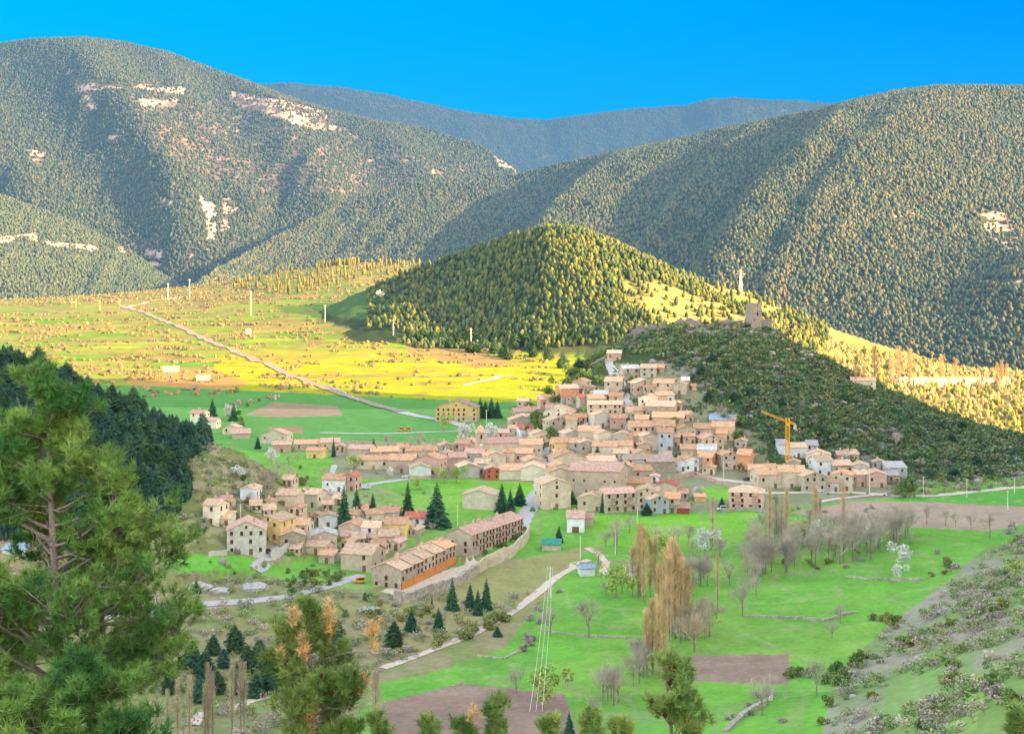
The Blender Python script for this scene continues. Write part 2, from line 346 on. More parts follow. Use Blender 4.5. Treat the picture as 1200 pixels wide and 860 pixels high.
poly([(150, 438), (250, 432), (292, 450), (240, 462), (150, 458)], (0.50, 0.27, 0.09))
poly([(380, 335), (425, 330), (470, 350), (470, 378), (395, 372), (365, 362)], (0.13, 0.22, 0.06), 0.5)  # darker green painted where the round hill's shadow falls on the plateau
poly([(60, 450), (165, 452), (640, 474), (600, 505), (565, 530), (300, 530), (150, 500)], (0.13, 0.30, 0.075))
poly([(286, 487), (320, 471), (395, 476), (402, 487), (330, 489)], (0.36, 0.25, 0.15))
poly([(312, 500), (356, 500), (356, 508), (318, 506)], (0.34, 0.20, 0.12))
poly([(470, 478), (560, 500), (600, 500), (600, 470)], (0.15, 0.28, 0.08), 0.7, True)
poly([(465, 395), (560, 410), (600, 425), (560, 432), (480, 412)], (0.42, 0.24, 0.10), 0.9, True)
# village ground: trodden, pale
vg = inpoly(px_, py_, [(600, 490), (640, 470), (705, 450), (722, 425), (790, 430), (860, 500), (1060, 545), (1060, 582), (860, 600), (700, 600), (560, 562), (400, 560), (380, 515), (560, 520)])
C = mixc(C, vg.astype(float), (0.30, 0.26, 0.18), 0.9); C = mixc(C, vg * ns, (0.16, 0.22, 0.08), 0.5)
lv = inpoly(px_, py_, [(220, 560), (420, 560), (520, 600), (520, 650), (430, 700), (220, 700)])
C = mixc(C, lv * nb, (0.34, 0.29, 0.18), 0.8)
# slopes
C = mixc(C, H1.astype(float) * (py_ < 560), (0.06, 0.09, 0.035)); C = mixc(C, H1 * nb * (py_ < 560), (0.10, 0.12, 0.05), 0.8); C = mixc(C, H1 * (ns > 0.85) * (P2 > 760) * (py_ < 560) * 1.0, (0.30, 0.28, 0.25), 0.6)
crest = H1 & (t1 > 0.90) & (P2 > 690) & (P2 < 960)
C = mixc(C, crest.astype(float), (0.30, 0.28, 0.26), 0.8)
C = mixc(C, (vg & (P2 < 900)).astype(float), (0.27, 0.26, 0.15), 0.75)
C = mixc(C, H3.astype(float), (0.20, 0.21, 0.07)); C = mixc(C, H3 * (ns > 0.6) * (P2 > 150), (0.38, 0.33, 0.20), 0.6)
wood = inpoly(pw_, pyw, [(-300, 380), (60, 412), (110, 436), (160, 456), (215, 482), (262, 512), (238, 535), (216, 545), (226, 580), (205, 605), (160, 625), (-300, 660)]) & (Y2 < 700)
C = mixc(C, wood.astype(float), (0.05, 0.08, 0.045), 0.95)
wild = inpoly(pw_, pyw, [(-300, 600), (220, 640), (260, 668), (420, 690), (560, 670), (690, 640), (640, 700), (590, 760), (450, 805), (350, 900), (-300, 900)])
C = mixc(C, wild.astype(float), (0.25, 0.24, 0.09), 0.9); C = mixc(C, wild * nb, (0.34, 0.27, 0.16), 0.7); C = mixc(C, wild * (ns > 0.7), (0.17, 0.25, 0.07), 0.5)
poly([(540, 668), (690, 640), (640, 700), (560, 735), (500, 765), (420, 720)], (0.36, 0.31, 0.13), 0.6, True)
rsl = inpoly(pw_, pyw, [(1560, 560), (1160, 640), (1100, 690), (1030, 740), (980, 790), (960, 880), (960, 1200), (1560, 1200)])
C = mixc(C, rsl.astype(float), (0.20, 0.27, 0.09), 0.8); C = mixc(C, rsl * nb, (0.34, 0.29, 0.22), 0.9)
poly([(1010, 860), (1040, 810), (1090, 770), (1130, 760), (1160, 800), (1140, 860)], (0.20, 0.32, 0.09), 0.8, True)
# meadows
G1c = (0.21, 0.47, 0.04); G2c = (0.17, 0.41, 0.055)
poly([(655, 680), (752, 678), (772, 740), (745, 800), (700, 832), (655, 812), (560, 800), (600, 772), (640, 715)], G2c)
poly([(668, 676), (752, 678), (764, 700), (752, 748), (700, 744), (640, 735), (648, 705)], (0.22, 0.46, 0.06), 0.8)
poly([(560, 562), (637, 566), (622, 592), (606, 608), (560, 604), (510, 590), (520, 565)], G1c)
poly([(500, 565), (560, 560), (600, 606), (520, 600)], G1c)
poly([(690, 604), (860, 602), (890, 600), (900, 625), (840, 640), (700, 640)], G1c)
poly([(815, 572), (860, 566), (860, 586), (815, 588)], G1c)
poly([(204, 648), (300, 652), (290, 668), (204, 670)], (0.15, 0.42, 0.05))
poly([(440, 800), (520, 786), (560, 800), (448, 822)], G2c)
poly([(448, 823), (540, 800), (662, 813), (690, 900), (430, 900)], (0.29, 0.19, 0.14))
poly([(792, 768), (925, 766), (924, 802), (786, 797)], (0.31, 0.21, 0.15))
poly([(925, 600), (1000, 588), (1090, 588), (1250, 596), (1250, 606), (1155, 622), (1000, 614)], (0.42, 0.30, 0.21))
poly([(1050, 586), (1200, 573), (1250, 573), (1250, 596), (1090, 588)], (0.11, 0.35, 0.06))
mo = inpoly(px_, py_, [(840, 655), (1170, 625), (1150, 700), (1060, 745), (990, 790), (980, 860), (800, 860), (800, 700)]) & (C[..., 1] > C[..., 0] * 1.6)
C = mixc(C, mo * nb, (0.21, 0.45, 0.06), 0.7)
vx = X2 / 46 + fbm(X2 / 90, Y2 / 90, 2, 85); vy = Y2 / 34 + fbm(X2 / 120, Y2 / 90, 2, 86) * 1.5; vq = vx + .5 * (np.floor(vy) % 2); vc = _hash(np.floor(vq), np.floor(vy), 87)
mw = ((Y2 < 760) & (C[..., 1] > C[..., 0] * 1.5)).astype(float)
C = mixc(C, mw * (vc < .35), (0.15, 0.33, 0.05), 0.5); C = mixc(C, mw * (vc > .8), (0.28, 0.42, 0.08), 0.5)
ve = np.minimum(np.abs(vy - np.round(vy)) * 34, np.abs(vq - np.round(vq)) * 46); C = mixc(C, mw * (ve < .8) * (fbm(X2 / 30, Y2 / 30, 2, 88) > 0), (0.30, 0.30, 0.16), 0.5)
mw = ((Y2 < 760) & (C[..., 1] > C[..., 0] * 1.5)).astype(float)
C = mixc(C, mw * np.clip(fbm(X2 / 30, Y2 / 22, 5, 81) * 4 + .3, 0, 1), (0.13, 0.31, 0.055), 0.55)
C = mixc(C, mw * np.clip(fbm(X2 / 5, Y2 / 5, 3, 82) * 6 - .6, 0, 1), (0.30, 0.34, 0.13), 0.6)
C = mixc(C, mw * (0.5 + 0.5 * np.sin((X2 * 0.5 + Y2) / 2.6 + fbm(X2 / 40, Y2 / 40, 2, 83) * 9)), (0.16, 0.38, 0.06), 0.16)
plow = ((Y2 < 1050) & (C[..., 0] > C[..., 1] * 1.25) & (Y2 > 300)).astype(float); C = mixc(C, plow * np.clip(fbm(X2 / 12, Y2 / 5, 4, 84) * 4 + .4, 0, 1), (0.36, 0.27, 0.19), 0.5)
edges = fbm(X2 / 6, Y2 / 6, 3, 61)
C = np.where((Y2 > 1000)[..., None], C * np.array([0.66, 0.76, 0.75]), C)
C *= (1 + edges * 0.28)[..., None]
def gridfaces(nr, nc):
    a = np.arange(nr * nc).reshape(nr, nc)
    return np.stack([a[:-1, :-1].ravel(), a[:-1, 1:].ravel(), a[1:, 1:].ravel(), a[1:, :-1].ravel()], 1)
V = np.stack([X2, Y2, Z], -1).reshape(-1, 3)
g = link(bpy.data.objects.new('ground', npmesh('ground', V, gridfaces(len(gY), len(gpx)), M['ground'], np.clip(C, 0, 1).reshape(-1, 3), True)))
tag(g, kind='structure')
# ground around and behind the viewpoint
bg = MB(); bg.box(-900, 900, -1400, 5.5, 100, 117.6); tag(bg.build('ground_behind', M['bush_green']), kind='structure')

# ------------------------------------------------------------------ far mountains
def spursum(px, t, spurs):
    s = 0
    for (p1, p0, amp, wl, wr) in spurs:
        c = p0 + (p1 - p0) * t; d = px - c
        s = s + amp * np.where(d < 0, np.exp(-(d / wl) ** 2), np.exp(-np.abs(d / wr) ** 1.5))
    return s
def mountain(name, st, spurs, seed, nt_, gul, dpx, colf, back=0.35, pw=1.0, shift=0):
    px = np.arange(-420, 1640, dpx); t = np.concatenate([np.linspace(0, 1, nt_), np.linspace(1.02, 1.5, 10)])
    P, T = np.meshgrid(px, t)
    def surf(P, T):
        Yc, zc, Yf, zf = layer(P, None, st); tt = np.clip(T, 0, 1); Y = Yf + (Yc - Yf) * T
        z = zf + (zc - zf) * (tt ** pw); z = np.where(T > 1, zc - (Y - Yc) * back, z)
        X = (P - CX) / F * Y; env = np.clip(np.sin(np.clip(T, 0, 1) * math.pi), 0, 1) ** 0.55
        if seed == 101: z = z + env * 150 * np.clip((.42 - T) / .25, 0, 1) * np.where(P < 1235, np.exp(-((P - 1235) / 110) ** 2), 1.0)
        if seed == 101: z = z + env * 4 * np.sin((P + 235 * (1 - T)) / 47 * 2 * math.pi + 2 * fbm(P / 80, T * 3, 2, 5)) * np.clip((1030 - P) / 60, 0.15, 1)
        # gullies run down the slope
        gl = np.abs(fbm(P / gul[0] + T * gul[2], T * 1.3, 4, seed)) * gul[1] * 2.2
        z = z + env * (spursum(P, T, spurs) - shift - gl) + fbm(X / 260, Y / 260, 4, seed + 5) * gul[1] * 0.8 * env + fbm(X / 90, Y / 90, 3, seed + 9) * 12
        rc = np.interp(P, [s_[0] for s_ in st], [s_[2] for s_ in st]); cap = CZ - (rc - HZ) / F * Y - 10 * np.clip((1 - T) * 8, 0, 1)
        k_ = 6.0; z = -smax(-z, -cap, k_)
        return X, Y, z
    X, Y, z = surf(P, T)
    rr = HZ + F * (CZ - z) / Y
    c = colf(P, rr, T, X, Y)
    o = link(bpy.data.objects.new(name, npmesh(name, np.stack([X, Y, z], -1).reshape(-1, 3), gridfaces(len(t), len(px)), M['rockland'], np.clip(c, 0, 1).reshape(-1, 3), True)))
    tag(o, kind='structure')
    return surf
def cliffs(P, rr, X, Y, polys, seed, thr=0.0, sc=(25, 5)):
    m = np.zeros(P.shape, bool)
    for q in polys: m |= inpoly(P, rr, q)
    return m & (fbm(P / sc[0], rr / sc[1], 4, seed) > thr - 0.06)
RM = [(-420, 3000, 420, 2300, -60), (160, 3000, 372, 2500, -60), (200, 3100, 350, 2500, -60), (240, 3200, 325, 2500, -60), (300, 3700, 291, 2550, -60), (350, 4000, 264, 2600, -60), (400, 4300, 240, 2600, -60), (450, 4400, 223, 2600, -60),
      (500, 4450, 213, 2600, -60), (560, 4500, 208, 2600, -60), (605, 4500, 206, 2600, -60), (660, 4450, 191, 2600, -60), (720, 4400, 179, 2550, -60), (800, 4300, 163, 2500, -60),
      (850, 4200, 151, 2450, -60), (900, 4150, 141, 2400, -60), (950, 4000, 131, 2400, -60), (1000, 4000, 119, 2350, -60), (1050, 4000, 108, 2300, -60), (1100, 4000, 102, 2300, -60),
      (1200, 4000, 102, 2300, -60), (1640, 4000, 120, 2300, -60)]
def rcol(P, rr, T, X, Y):
    c = np.empty(P.shape + (3,)); c[:] = (0.055, 0.068, 0.038)
    m = cliffs(P, rr, X, Y, [[(1140, 240), (1180, 250), (1200, 290), (1180, 300), (1150, 265)], [(1150, 328), (1200, 326), (1200, 334), (1150, 334)], [(1020, 250), (1090, 243), (1090, 252), (1020, 258)]], 4)
    return mixc(c, m.astype(float), (0.5, 0.36, 0.26))
rsurf = mountain('mountain', RM, [(755, 545, 118, 40, 150), (1035, 790, 125, 42, 150), (900, 680, 40, 26, 90), (1120, 870, 30, 26, 120)], 101, 170, (60, 7, 3.0), 4, rcol, shift=32)
LM = [(-420, 6200, 70, 3300, -70), (0, 6000, 52, 3400, -70), (40, 6000, 47, 3400, -70), (100, 6000, 45, 3400, -70), (150, 6000, 51, 3400, -70), (200, 5900, 63, 3400, -70), (250, 5900, 82, 3450, -70), (300, 5800, 100, 3500, -70),
      (350, 5700, 119, 3600, -70), (400, 5600, 133, 3700, -70), (440, 5500, 143, 3800, -70), (500, 5400, 151, 3900, -70), (560, 5300, 171, 4000, -70), (600, 5200, 195, 4000, -70), (640, 5200, 230, 4000, -70), (760, 5200, 330, 4000, -70), (1640, 5200, 400, 4000, -70)]
LCL = [[(78, 85), (100, 92), (130, 95), (220, 103), (216, 112), (150, 104), (118, 106), (92, 108)], [(160, 116), (210, 120), (206, 128), (165, 124)], [(268, 106), (300, 112), (345, 120), (385, 132), (382, 156), (350, 148), (310, 133), (270, 120)],
       [(385, 145), (415, 153), (415, 160), (385, 155)], [(92, 108), (112, 118), (114, 132), (104, 128)], [(126, 160), (142, 158), (134, 175)], [(100, 182), (112, 180), (108, 190)],
       [(232, 228), (252, 240), (256, 282), (244, 282), (240, 256)], [(262, 232), (284, 236), (280, 246), (268, 262), (272, 272), (258, 270)], [(188, 233), (204, 235), (202, 243), (190, 243)],
       [(575, 178), (600, 178), (606, 202), (585, 196)], [(505, 200), (520, 200), (520, 208), (505, 208)], [(0, 278), (45, 272), (45, 286), (0, 286)], [(55, 283), (150, 290), (148, 298), (90, 292), (55, 290)], [(170, 292), (192, 294), (190, 304), (172, 302)], [(172, 306), (192, 308), (190, 322), (178, 316)],
       [(30, 175), (55, 178), (50, 195), (38, 192)]]
def lcol(P, rr, T, X, Y):
    c = np.empty(P.shape + (3,)); c[:] = (0.085, 0.09, 0.055)
    pk = inpoly(P, rr, [(120, 105), (300, 110), (420, 150), (560, 195), (500, 225), (330, 230), (240, 210), (190, 180)]).astype(float)
    c = mixc(c, pk, (0.22, 0.165, 0.13), 0.7)
    m = cliffs(P, rr, X, Y, LCL, 14)
    band = (np.abs(fbm(P / 160, rr / 14, 4, 66)) < 0.016) & (fbm(P / 40, rr / 30, 3, 67) > 0.03)
    c = mixc(c, band.astype(float), (0.46, 0.34, 0.26))
    return mixc(c, m.astype(float), (0.56, 0.40, 0.30))
lsurf = mountain('mountain_left', LM, [(60, 290, 190, 60, 130), (310, 430, 190, 55, 130), (440, 590, 90, 45, 90), (-120, 120, 110, 60, 110), (190, 350, 45, 28, 60)], 202, 190, (55, 26, -2.5), 4, lcol, shift=70)
L2 = [(-420, 4300, 190, 3100, -80), (-100, 4200, 215, 3100, -80), (0, 4000, 229, 3100, -80), (50, 3950, 246, 3050, -80), (100, 3900, 267, 3000, -80), (160, 3800, 300, 3000, -80), (200, 3700, 328, 3000, -80), (260, 3600, 370, 3000, -80), (400, 3600, 460, 3000, -90), (1640, 3600, 470, 3000, -100)]
l2surf = mountain('mountain_spur', L2, [(-60, 40, 50, 40, 60)], 303, 90, (30, 22, -2.0), 4, lcol)
MM = [(-420, 9500, 160, 7000, 100), (200, 9500, 112, 7000, 100), (300, 9500, 100, 7000, 100), (340, 9500, 98, 7000, 100), (400, 9500, 104, 7000, 100), (450, 9500, 112, 7000, 100), (500, 9500, 123, 7000, 100), (550, 9500, 133, 7000, 100), (600, 9500, 140, 7000, 100), (640, 9500, 142, 7000, 100),
      (700, 9500, 134, 7000, 100), (750, 9500, 128, 7000, 100), (800, 9500, 125, 7000, 100), (830, 9500, 118, 7000, 100), (860, 9500, 116, 7000, 100), (900, 9500, 119, 7000, 100), (940, 9500, 119, 7000, 100), (980, 9500, 123, 7000, 100), (1640, 9500, 125, 7000, 100)]
def mcol(P, rr, T, X, Y):
    c = np.empty(P.shape + (3,)); c[:] = (0.06, 0.10, 0.08)
    m = fbm(X / 100, Y / 100, 4, 8) > 0.12
    return mixc(c, m.astype(float), (0.16, 0.15, 0.11), 0.6)
msurf = mountain('mountain_far', MM, [(420, 520, 120, 60, 110), (700, 640, 90, 60, 80), (880, 760, 130, 60, 110), (560, 600, 80, 50, 70)], 404, 110, (40, 60, 1.0), 5, mcol)
# the mountain east of the valley, which shades the village
n_ = Vector((0.425, 0.905))          # horizontal normal of its north-west face (parallel to the light)
Xs = np.linspace(430, 2600, 110); Ys = np.linspace(-1600, 1000, 130); XX, YY = np.meshgrid(Xs, Ys)
dist = -((XX - 700) * n_.x + (YY - 735) * n_.y)      # distance inside the face line
wface = np.clip(dist / 170 + 0.45, 0, 1.0); wside = np.clip((XX - 430) / 420, 0, 1) ** 0.8; wback = np.clip((2600 - XX) / 900, 0, 1)
ZE = -30 + 760 * wface * wside * wback + fbm(XX / 160, YY / 160, 5, 88) * 50 * wface * wside
me_ = npmesh('mountain_east', np.stack([XX, YY, ZE], -1).reshape(-1, 3), gridfaces(130, 110), M['ground'], np.tile((0.12, 0.15, 0.06), (XX.size, 1)), True)
tag(link(bpy.data.objects.new('mountain_east', me_)), kind='structure')

# ------------------------------------------------------------------ forests as masses
def tree_tpl(kind, s):
    r = np.random.default_rng(s); V = []; Fc = []
    def cone(z0, z1, rad, n, jit=0.25):
        b = len(V)
        for i in range(n):
            a = 2 * math.pi * (i + r.random() * 0.5) / n; q = rad * (1 + (r.random() - 0.5) * 2 * jit)
            V.append((math.cos(a) * q, math.sin(a) * q, z0 + (r.random() - 0.5) * 0.12))
        V.append(((r.random() - .5) * .1, (r.random() - .5) * .1, z1))
        for i in range(n): Fc.append((b + i, b + (i + 1) % n, b + n))
    if kind == 'pine':       # rounded, irregular crown, height 1
        n = 5
        for rad, z in ((0.24, 0.08), (0.31, 0.42), (0.17, 0.78)):
            for i in range(n):
                a = 2 * math.pi * (i + r.random() * .6) / n; q = rad * (0.75 + r.random() * 0.5); V.append((math.cos(a) * q, math.sin(a) * q, z + (r.random() - .5) * .16))
        V.append((0, 0, 1.0))
        for lv in range(2):
            for i in range(n):
                j = (i + 1) % n; a0 = lv * n; Fc += [(a0 + i, a0 + j, a0 + n + i), (a0 + j, a0 + n + j, a0 + n + i)]
        for i in range(n): Fc.append((2 * n + i, 2 * n + (i + 1) % n, 3 * n))
    elif kind == 'bush':
        for k in range(4):
            cx, cy = (r.random(2) - 0.5) * 0.6; b = len(V); h = 0.5 + r.random() * 0.5
            for i in range(5):
                a = 2 * math.pi * i / 5; V.append((cx + math.cos(a) * 0.35 * (0.7 + r.random() * .6), cy + math.sin(a) * 0.35 * (0.7 + r.random() * .6), -0.1))
            for i in range(5):
                a = 2 * math.pi * (i + .5) / 5; V.append((cx + math.cos(a) * 0.3 * (0.7 + r.random() * .6), cy + math.sin(a) * 0.3 * (0.7 + r.random() * .6), h * 0.6))
            V.append((cx, cy, h))
            for i in range(5):
                j = (i + 1) % 5; Fc += [(b + i, b + j, b + 5 + i), (b + j, b + 5 + j, b + 5 + i), (b + 5 + i, b + 5 + j, b + 10)]
    elif kind in ('leaf', 'leaf_small'):
        nq = 70 if kind == 'leaf' else 26; cen = r.normal(size=(5, 3)) * [.26, .26, .12] + [0, 0, .45]
        for i in range(nq):
            d = r.normal(size=3); d /= np.linalg.norm(d); c = cen[r.integers(0, 5)] + d * (.30 if kind == 'leaf' else .27) * (.7 + .5 * r.random()); u = r.normal(size=3); u /= np.linalg.norm(u); v = np.cross(u, r.normal(size=3)); v /= np.linalg.norm(v)
            s = (.085 if kind == 'leaf' else .15) * (.7 + .6 * r.random()); b = len(V)
            V += [tuple(c - u * s), tuple(c + v * s), tuple(c + u * s), tuple(c - v * s)]; Fc += [(b, b + 1, b + 2), (b, b + 2, b + 3)]
    elif kind == 'rock':
        b = 0; n = 6
        for lv, (rad, z) in enumerate(((0.55, -0.2), (0.5, 0.25), (0.25, 0.5))):
            for i in range(n):
                a = 2 * math.pi * i / n; q = rad * (0.7 + r.random() * 0.6); V.append((math.cos(a) * q, math.sin(a) * q, z + (r.random() - .5) * .15))
        V.append((0, 0, 0.55))
        for lv in range(2):
            for i in range(n):
                j = (i + 1) % n; a0 = lv * n; Fc += [(a0 + i, a0 + j, a0 + n + i), (a0 + j, a0 + n + j, a0 + n + i)]
        for i in range(n): Fc.append((2 * n + i, 2 * n + (i + 1) % n, 3 * n))
    return np.array(V), np.array(Fc)
def mass(name, pos, hts, wid, kind, cols, material, label, cat):
    """many trees or bushes in one mesh"""
    Vs = []; Fs = []; Cs = []; off = 0; n = len(pos); var = rng.integers(0, 5, n)
    for k in range(5):
        tv, tf = tree_tpl(kind, 40 + k); I = np.nonzero(var == k)[0]
        if not len(I): continue
        a = rng.random(len(I)) * 2 * math.pi; ca, sa = np.cos(a)[:, None], np.sin(a)[:, None]
        x = (tv[None, :, 0] * ca - tv[None, :, 1] * sa) * wid[I][:, None]; y = (tv[None, :, 0] * sa + tv[None, :, 1] * ca) * wid[I][:, None]; z = tv[None, :, 2] * hts[I][:, None]
        v = np.stack([x + pos[I, 0][:, None], y + pos[I, 1][:, None], z + pos[I, 2][:, None]], -1)
        f = tf[None] + (np.arange(len(I)) * len(tv))[:, None, None] + off
        Vs.append(v.reshape(-1, 3)); Fs.append(f.reshape(-1, 3)); off += v.shape[0] * v.shape[1]
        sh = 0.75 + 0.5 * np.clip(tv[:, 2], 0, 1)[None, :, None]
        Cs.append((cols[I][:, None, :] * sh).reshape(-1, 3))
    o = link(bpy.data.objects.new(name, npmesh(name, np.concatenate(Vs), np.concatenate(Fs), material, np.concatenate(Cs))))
    return tag(o, label, cat, kind='stuff')
def palette(n, cs, jit=0.2):
    cs = np.array(cs); c = cs[rng.integers(0, len(cs), n)]
    return np.clip(c * (1 + (rng.random((n, 1)) - 0.5) * 2 * jit), 0, 1)
def forest_on(name, surf, n, pxr, tr, h, wr, excl, cs, label, dens=None, keep=None):
    px = rng.uniform(*pxr, n); t = tr[0] + (tr[1] - tr[0]) * rng.random(n) ** 0.8
    X, Y, z = surf(px, t); rr = HZ + F * (CZ - z) / Y
    ok = (rr < 460)
    for q in excl: ok &= ~(inpoly(px, rr, q) & (rng.random(n) < 0.85))
    if dens: ok &= dens(px, rr, X, Y)
    px, X, Y, z = px[ok], X[ok], Y[ok], z[ok]; m = len(px)
    hh = h * (0.6 + 0.8 * rng.random(m))
    return mass(name, np.stack([X, Y, z - 0.5], -1), hh, hh * wr * (0.8 + 0.5 * rng.random(m)), 'pine', palette(m, cs), M['forest'], label, 'forest')
GR = [(0.058, 0.085, 0.055), (0.098, 0.112, 0.058), (0.04, 0.065, 0.052), (0.115, 0.108, 0.055)]
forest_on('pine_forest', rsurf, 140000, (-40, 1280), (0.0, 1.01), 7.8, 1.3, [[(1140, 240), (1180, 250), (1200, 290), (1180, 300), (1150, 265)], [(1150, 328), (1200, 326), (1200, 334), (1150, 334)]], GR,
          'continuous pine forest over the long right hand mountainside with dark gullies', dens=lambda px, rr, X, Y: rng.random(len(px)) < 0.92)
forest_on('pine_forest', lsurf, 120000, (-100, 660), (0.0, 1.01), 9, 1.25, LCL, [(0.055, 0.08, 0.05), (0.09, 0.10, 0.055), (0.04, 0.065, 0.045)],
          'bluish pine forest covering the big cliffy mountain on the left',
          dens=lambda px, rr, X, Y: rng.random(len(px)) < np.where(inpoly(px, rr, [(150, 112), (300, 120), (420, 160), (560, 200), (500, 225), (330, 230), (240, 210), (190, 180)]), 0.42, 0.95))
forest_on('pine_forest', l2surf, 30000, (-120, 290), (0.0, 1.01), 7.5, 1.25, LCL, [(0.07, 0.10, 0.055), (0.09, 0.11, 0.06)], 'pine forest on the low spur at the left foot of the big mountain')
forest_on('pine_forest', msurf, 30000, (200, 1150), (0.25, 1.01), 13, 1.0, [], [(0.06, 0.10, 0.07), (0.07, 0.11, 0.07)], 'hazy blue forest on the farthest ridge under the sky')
def scatter_ground(n, pxr, Yr, cond):
    px = rng.uniform(*pxr, n); Y = np.sqrt(rng.uniform(Yr[0] ** 2, Yr[1] ** 2, n)); X = (px - CX) / F * Y; z = zat(X, Y); rr = HZ + F * (CZ - z) / Y
    ok = cond(px, rr, X, Y, z); return X[ok], Y[ok], z[ok], px[ok], rr[ok]
def mhill(px, Y):
    v, t = hill(px, Y, MH, 1.0, 0.5); b = np.interp(np.log(Y), lY, np.interp(0, [0, 1], [0, 0]) + ZT[:, 4]); return v > b + 4, t
# centre hill forest
def condM(px, rr, X, Y, z):
    m, t = mhill(px, Y)
    bare = inpoly(px, rr, [(728, 330), (765, 328), (840, 355), (890, 380), (850, 392), (790, 386), (738, 358)]) | inpoly(px, rr, [(822, 332), (865, 336), (880, 352), (930, 362), (900, 372), (840, 350)])
    return m & ((px > 470 + 30 * rng.random(len(px))) | ((px > 385) & (rng.random(len(px)) < 0.35) & (t > .25))) & (t < 1.0 + 0.05) & (~bare | (rng.random(len(px)) < 0.12)) & (rng.random(len(px)) < np.where(px > 860, 0.5, 0.95))
X, Y, z, px, rr = scatter_ground(24000, (430, 1160), (1200, 1790), condM)
hh = 6.5 * (0.6 + 0.8 * rng.random(len(X)))
mass('pine_wood', np.stack([X, Y, z - .4], -1), hh, hh * 1.15, 'pine', palette(len(X), [(0.075, 0.10, 0.03), (0.12, 0.13, 0.035), (0.05, 0.08, 0.035)]), M['forest'], 'pine wood on the rounded hill behind the castle ridge', 'forest')
# trees on the plateau edge (left of the round hill)
X, Y, z, px, rr = scatter_ground(2600, (240, 520), (1900, 2450), lambda px, rr, X, Y, z: (inpoly(px, rr, [(285, 322), (300, 296), (380, 288), (440, 298), (420, 310), (330, 318)]) | (inpoly(px, rr, [(240, 335), (500, 296), (520, 310), (330, 350)]) & (rng.random(len(px)) < 0.12))))
hh = 12 * (0.6 + 0.7 * rng.random(len(X)))
mass('pine_wood', np.stack([X, Y, z - .4], -1), hh, hh * 0.6, 'pine', palette(len(X), [(0.11, 0.12, 0.03), (0.14, 0.13, 0.03)]), M['forest'], 'small wood on the skyline of the plateau', 'forest')
# dry hedgerow scrub on the sunlit plateau and the fields
def condS(px, rr, X, Y, z):
    wx = X / 115 + fbm(X / 90, Y / 90, 3, 71) * 1.6; wy = Y / 48 + fbm(X / 120, Y / 120, 3, 72) * 2.2 + 0.35 * X / 85; wq = wx + 0.5 * (np.floor(wy) % 2)
    e_ = np.minimum(np.abs(wy - np.round(wy)) * 48, np.abs(wq - np.round(wq)) * 115); n = np.where((e_ < 4.5) & (fbm(X / 40, Y / 40, 3, 59) > -0.06) | (fbm(X / 60, Y / 30, 4, 62) > 0.19), 1.0, 0.0); road = np.abs(rr - np.interp(px, [150, 200, 250, 330, 400, 480], [362, 380, 402, 435, 463, 485])) < 4
    m = (n > 0.09) & ~road; m &= ~((px > 450) & (px < 620) & (rr > 432) & (rng.random(len(px)) < 0.8)); m |= (rng.random(len(px)) < 0.003) & ~road; m |= (rr < 352) & (px < 520) & (rng.random(len(px)) < 0.10)
    v, t = mhill(px, Y); return m & ~v
X, Y, z, px, rr = scatter_ground(34000, (-100, 640), (1060, 2400), condS)
hh = 2.6 * (0.4 + 1.0 * rng.random(len(X)))
mass('scrub', np.stack([X, Y, z - .2], -1), hh, hh * 1.25, 'bush', palette(len(X), [(0.22, 0.145, 0.08), (0.25, 0.17, 0.09), (0.18, 0.16, 0.06), (0.11, 0.13, 0.04)]), M['forest'], 'brown leafless scrub along the terraces of the sunlit plateau', 'scrub')
# scrub right of the castle hill
X, Y, z, px, rr = scatter_ground(7000, (880, 1400), (960, 1560), lambda px, rr, X, Y, z: (rng.random(len(px)) < 0.8))
hh = 5.5 * (0.4 + 1.0 * rng.random(len(X)))
mass('scrub', np.stack([X, Y, z - .2], -1), hh, hh * 0.8, 'bush', palette(len(X), [(0.40, 0.25, 0.12), (0.36, 0.27, 0.10), (0.24, 0.22, 0.06), (0.16, 0.17, 0.04)]), M['forest'], 'sunlit orange scrub and thin trees beyond the castle hill', 'scrub')
# castle hill scrub
def condC(px, rr, X, Y, z):
    v, t = hill(px, Y, CH, 1.0, 0.45); vill = inpoly(px, rr, [(600, 480), (720, 410), (790, 425), (860, 490), (900, 520), (1070, 545), (1070, 600), (600, 600)])
    return (t > 0.02) & (t < 1.03) & (v > 18) & ~(vill & (rng.random(len(px)) < 0.93)) & ((fbm(X / 25, Y / 25, 3, 91) > -0.03) | (rng.random(len(px)) < 0.4)) & (px > 610)
X, Y, z, px, rr = scatter_ground(36000, (610, 1400), (690, 985), condC)
hh = 2.7 * (0.3 + 1.1 * rng.random(len(X)))
mass('scrub', np.stack([X, Y, z - .2], -1), hh * 1.2, hh * 1.35, 'leaf_small', palette(len(X), [(0.11, 0.18, 0.08), (0.08, 0.15, 0.085), (0.20, 0.23, 0.08), (0.10, 0.16, 0.07), (0.15, 0.19, 0.08), (0.12, 0.19, 0.08), (0.22, 0.21, 0.12)]), M['forest'], 'dark green scrub over the rocky castle hill', 'scrub')
k = rng.random(len(X)) < 0.05; k &= px > 760
X, Y, z = X[k] + rng.normal(0, 4, k.sum()), Y[k] + rng.normal(0, 4, k.sum()), None
z = zat(X, Y); hh = 1.5 * (0.4 + 1.4 * rng.random(len(X)))
mass('rocks', np.stack([X, Y, z], -1), hh * 1.1, hh * 2.0, 'rock', palette(len(X), [(0.34, 0.32, 0.29), (0.28, 0.27, 0.25), (0.40, 0.36, 0.31)]), M['forest'], 'pale limestone outcrops on the castle hill', 'rocks')
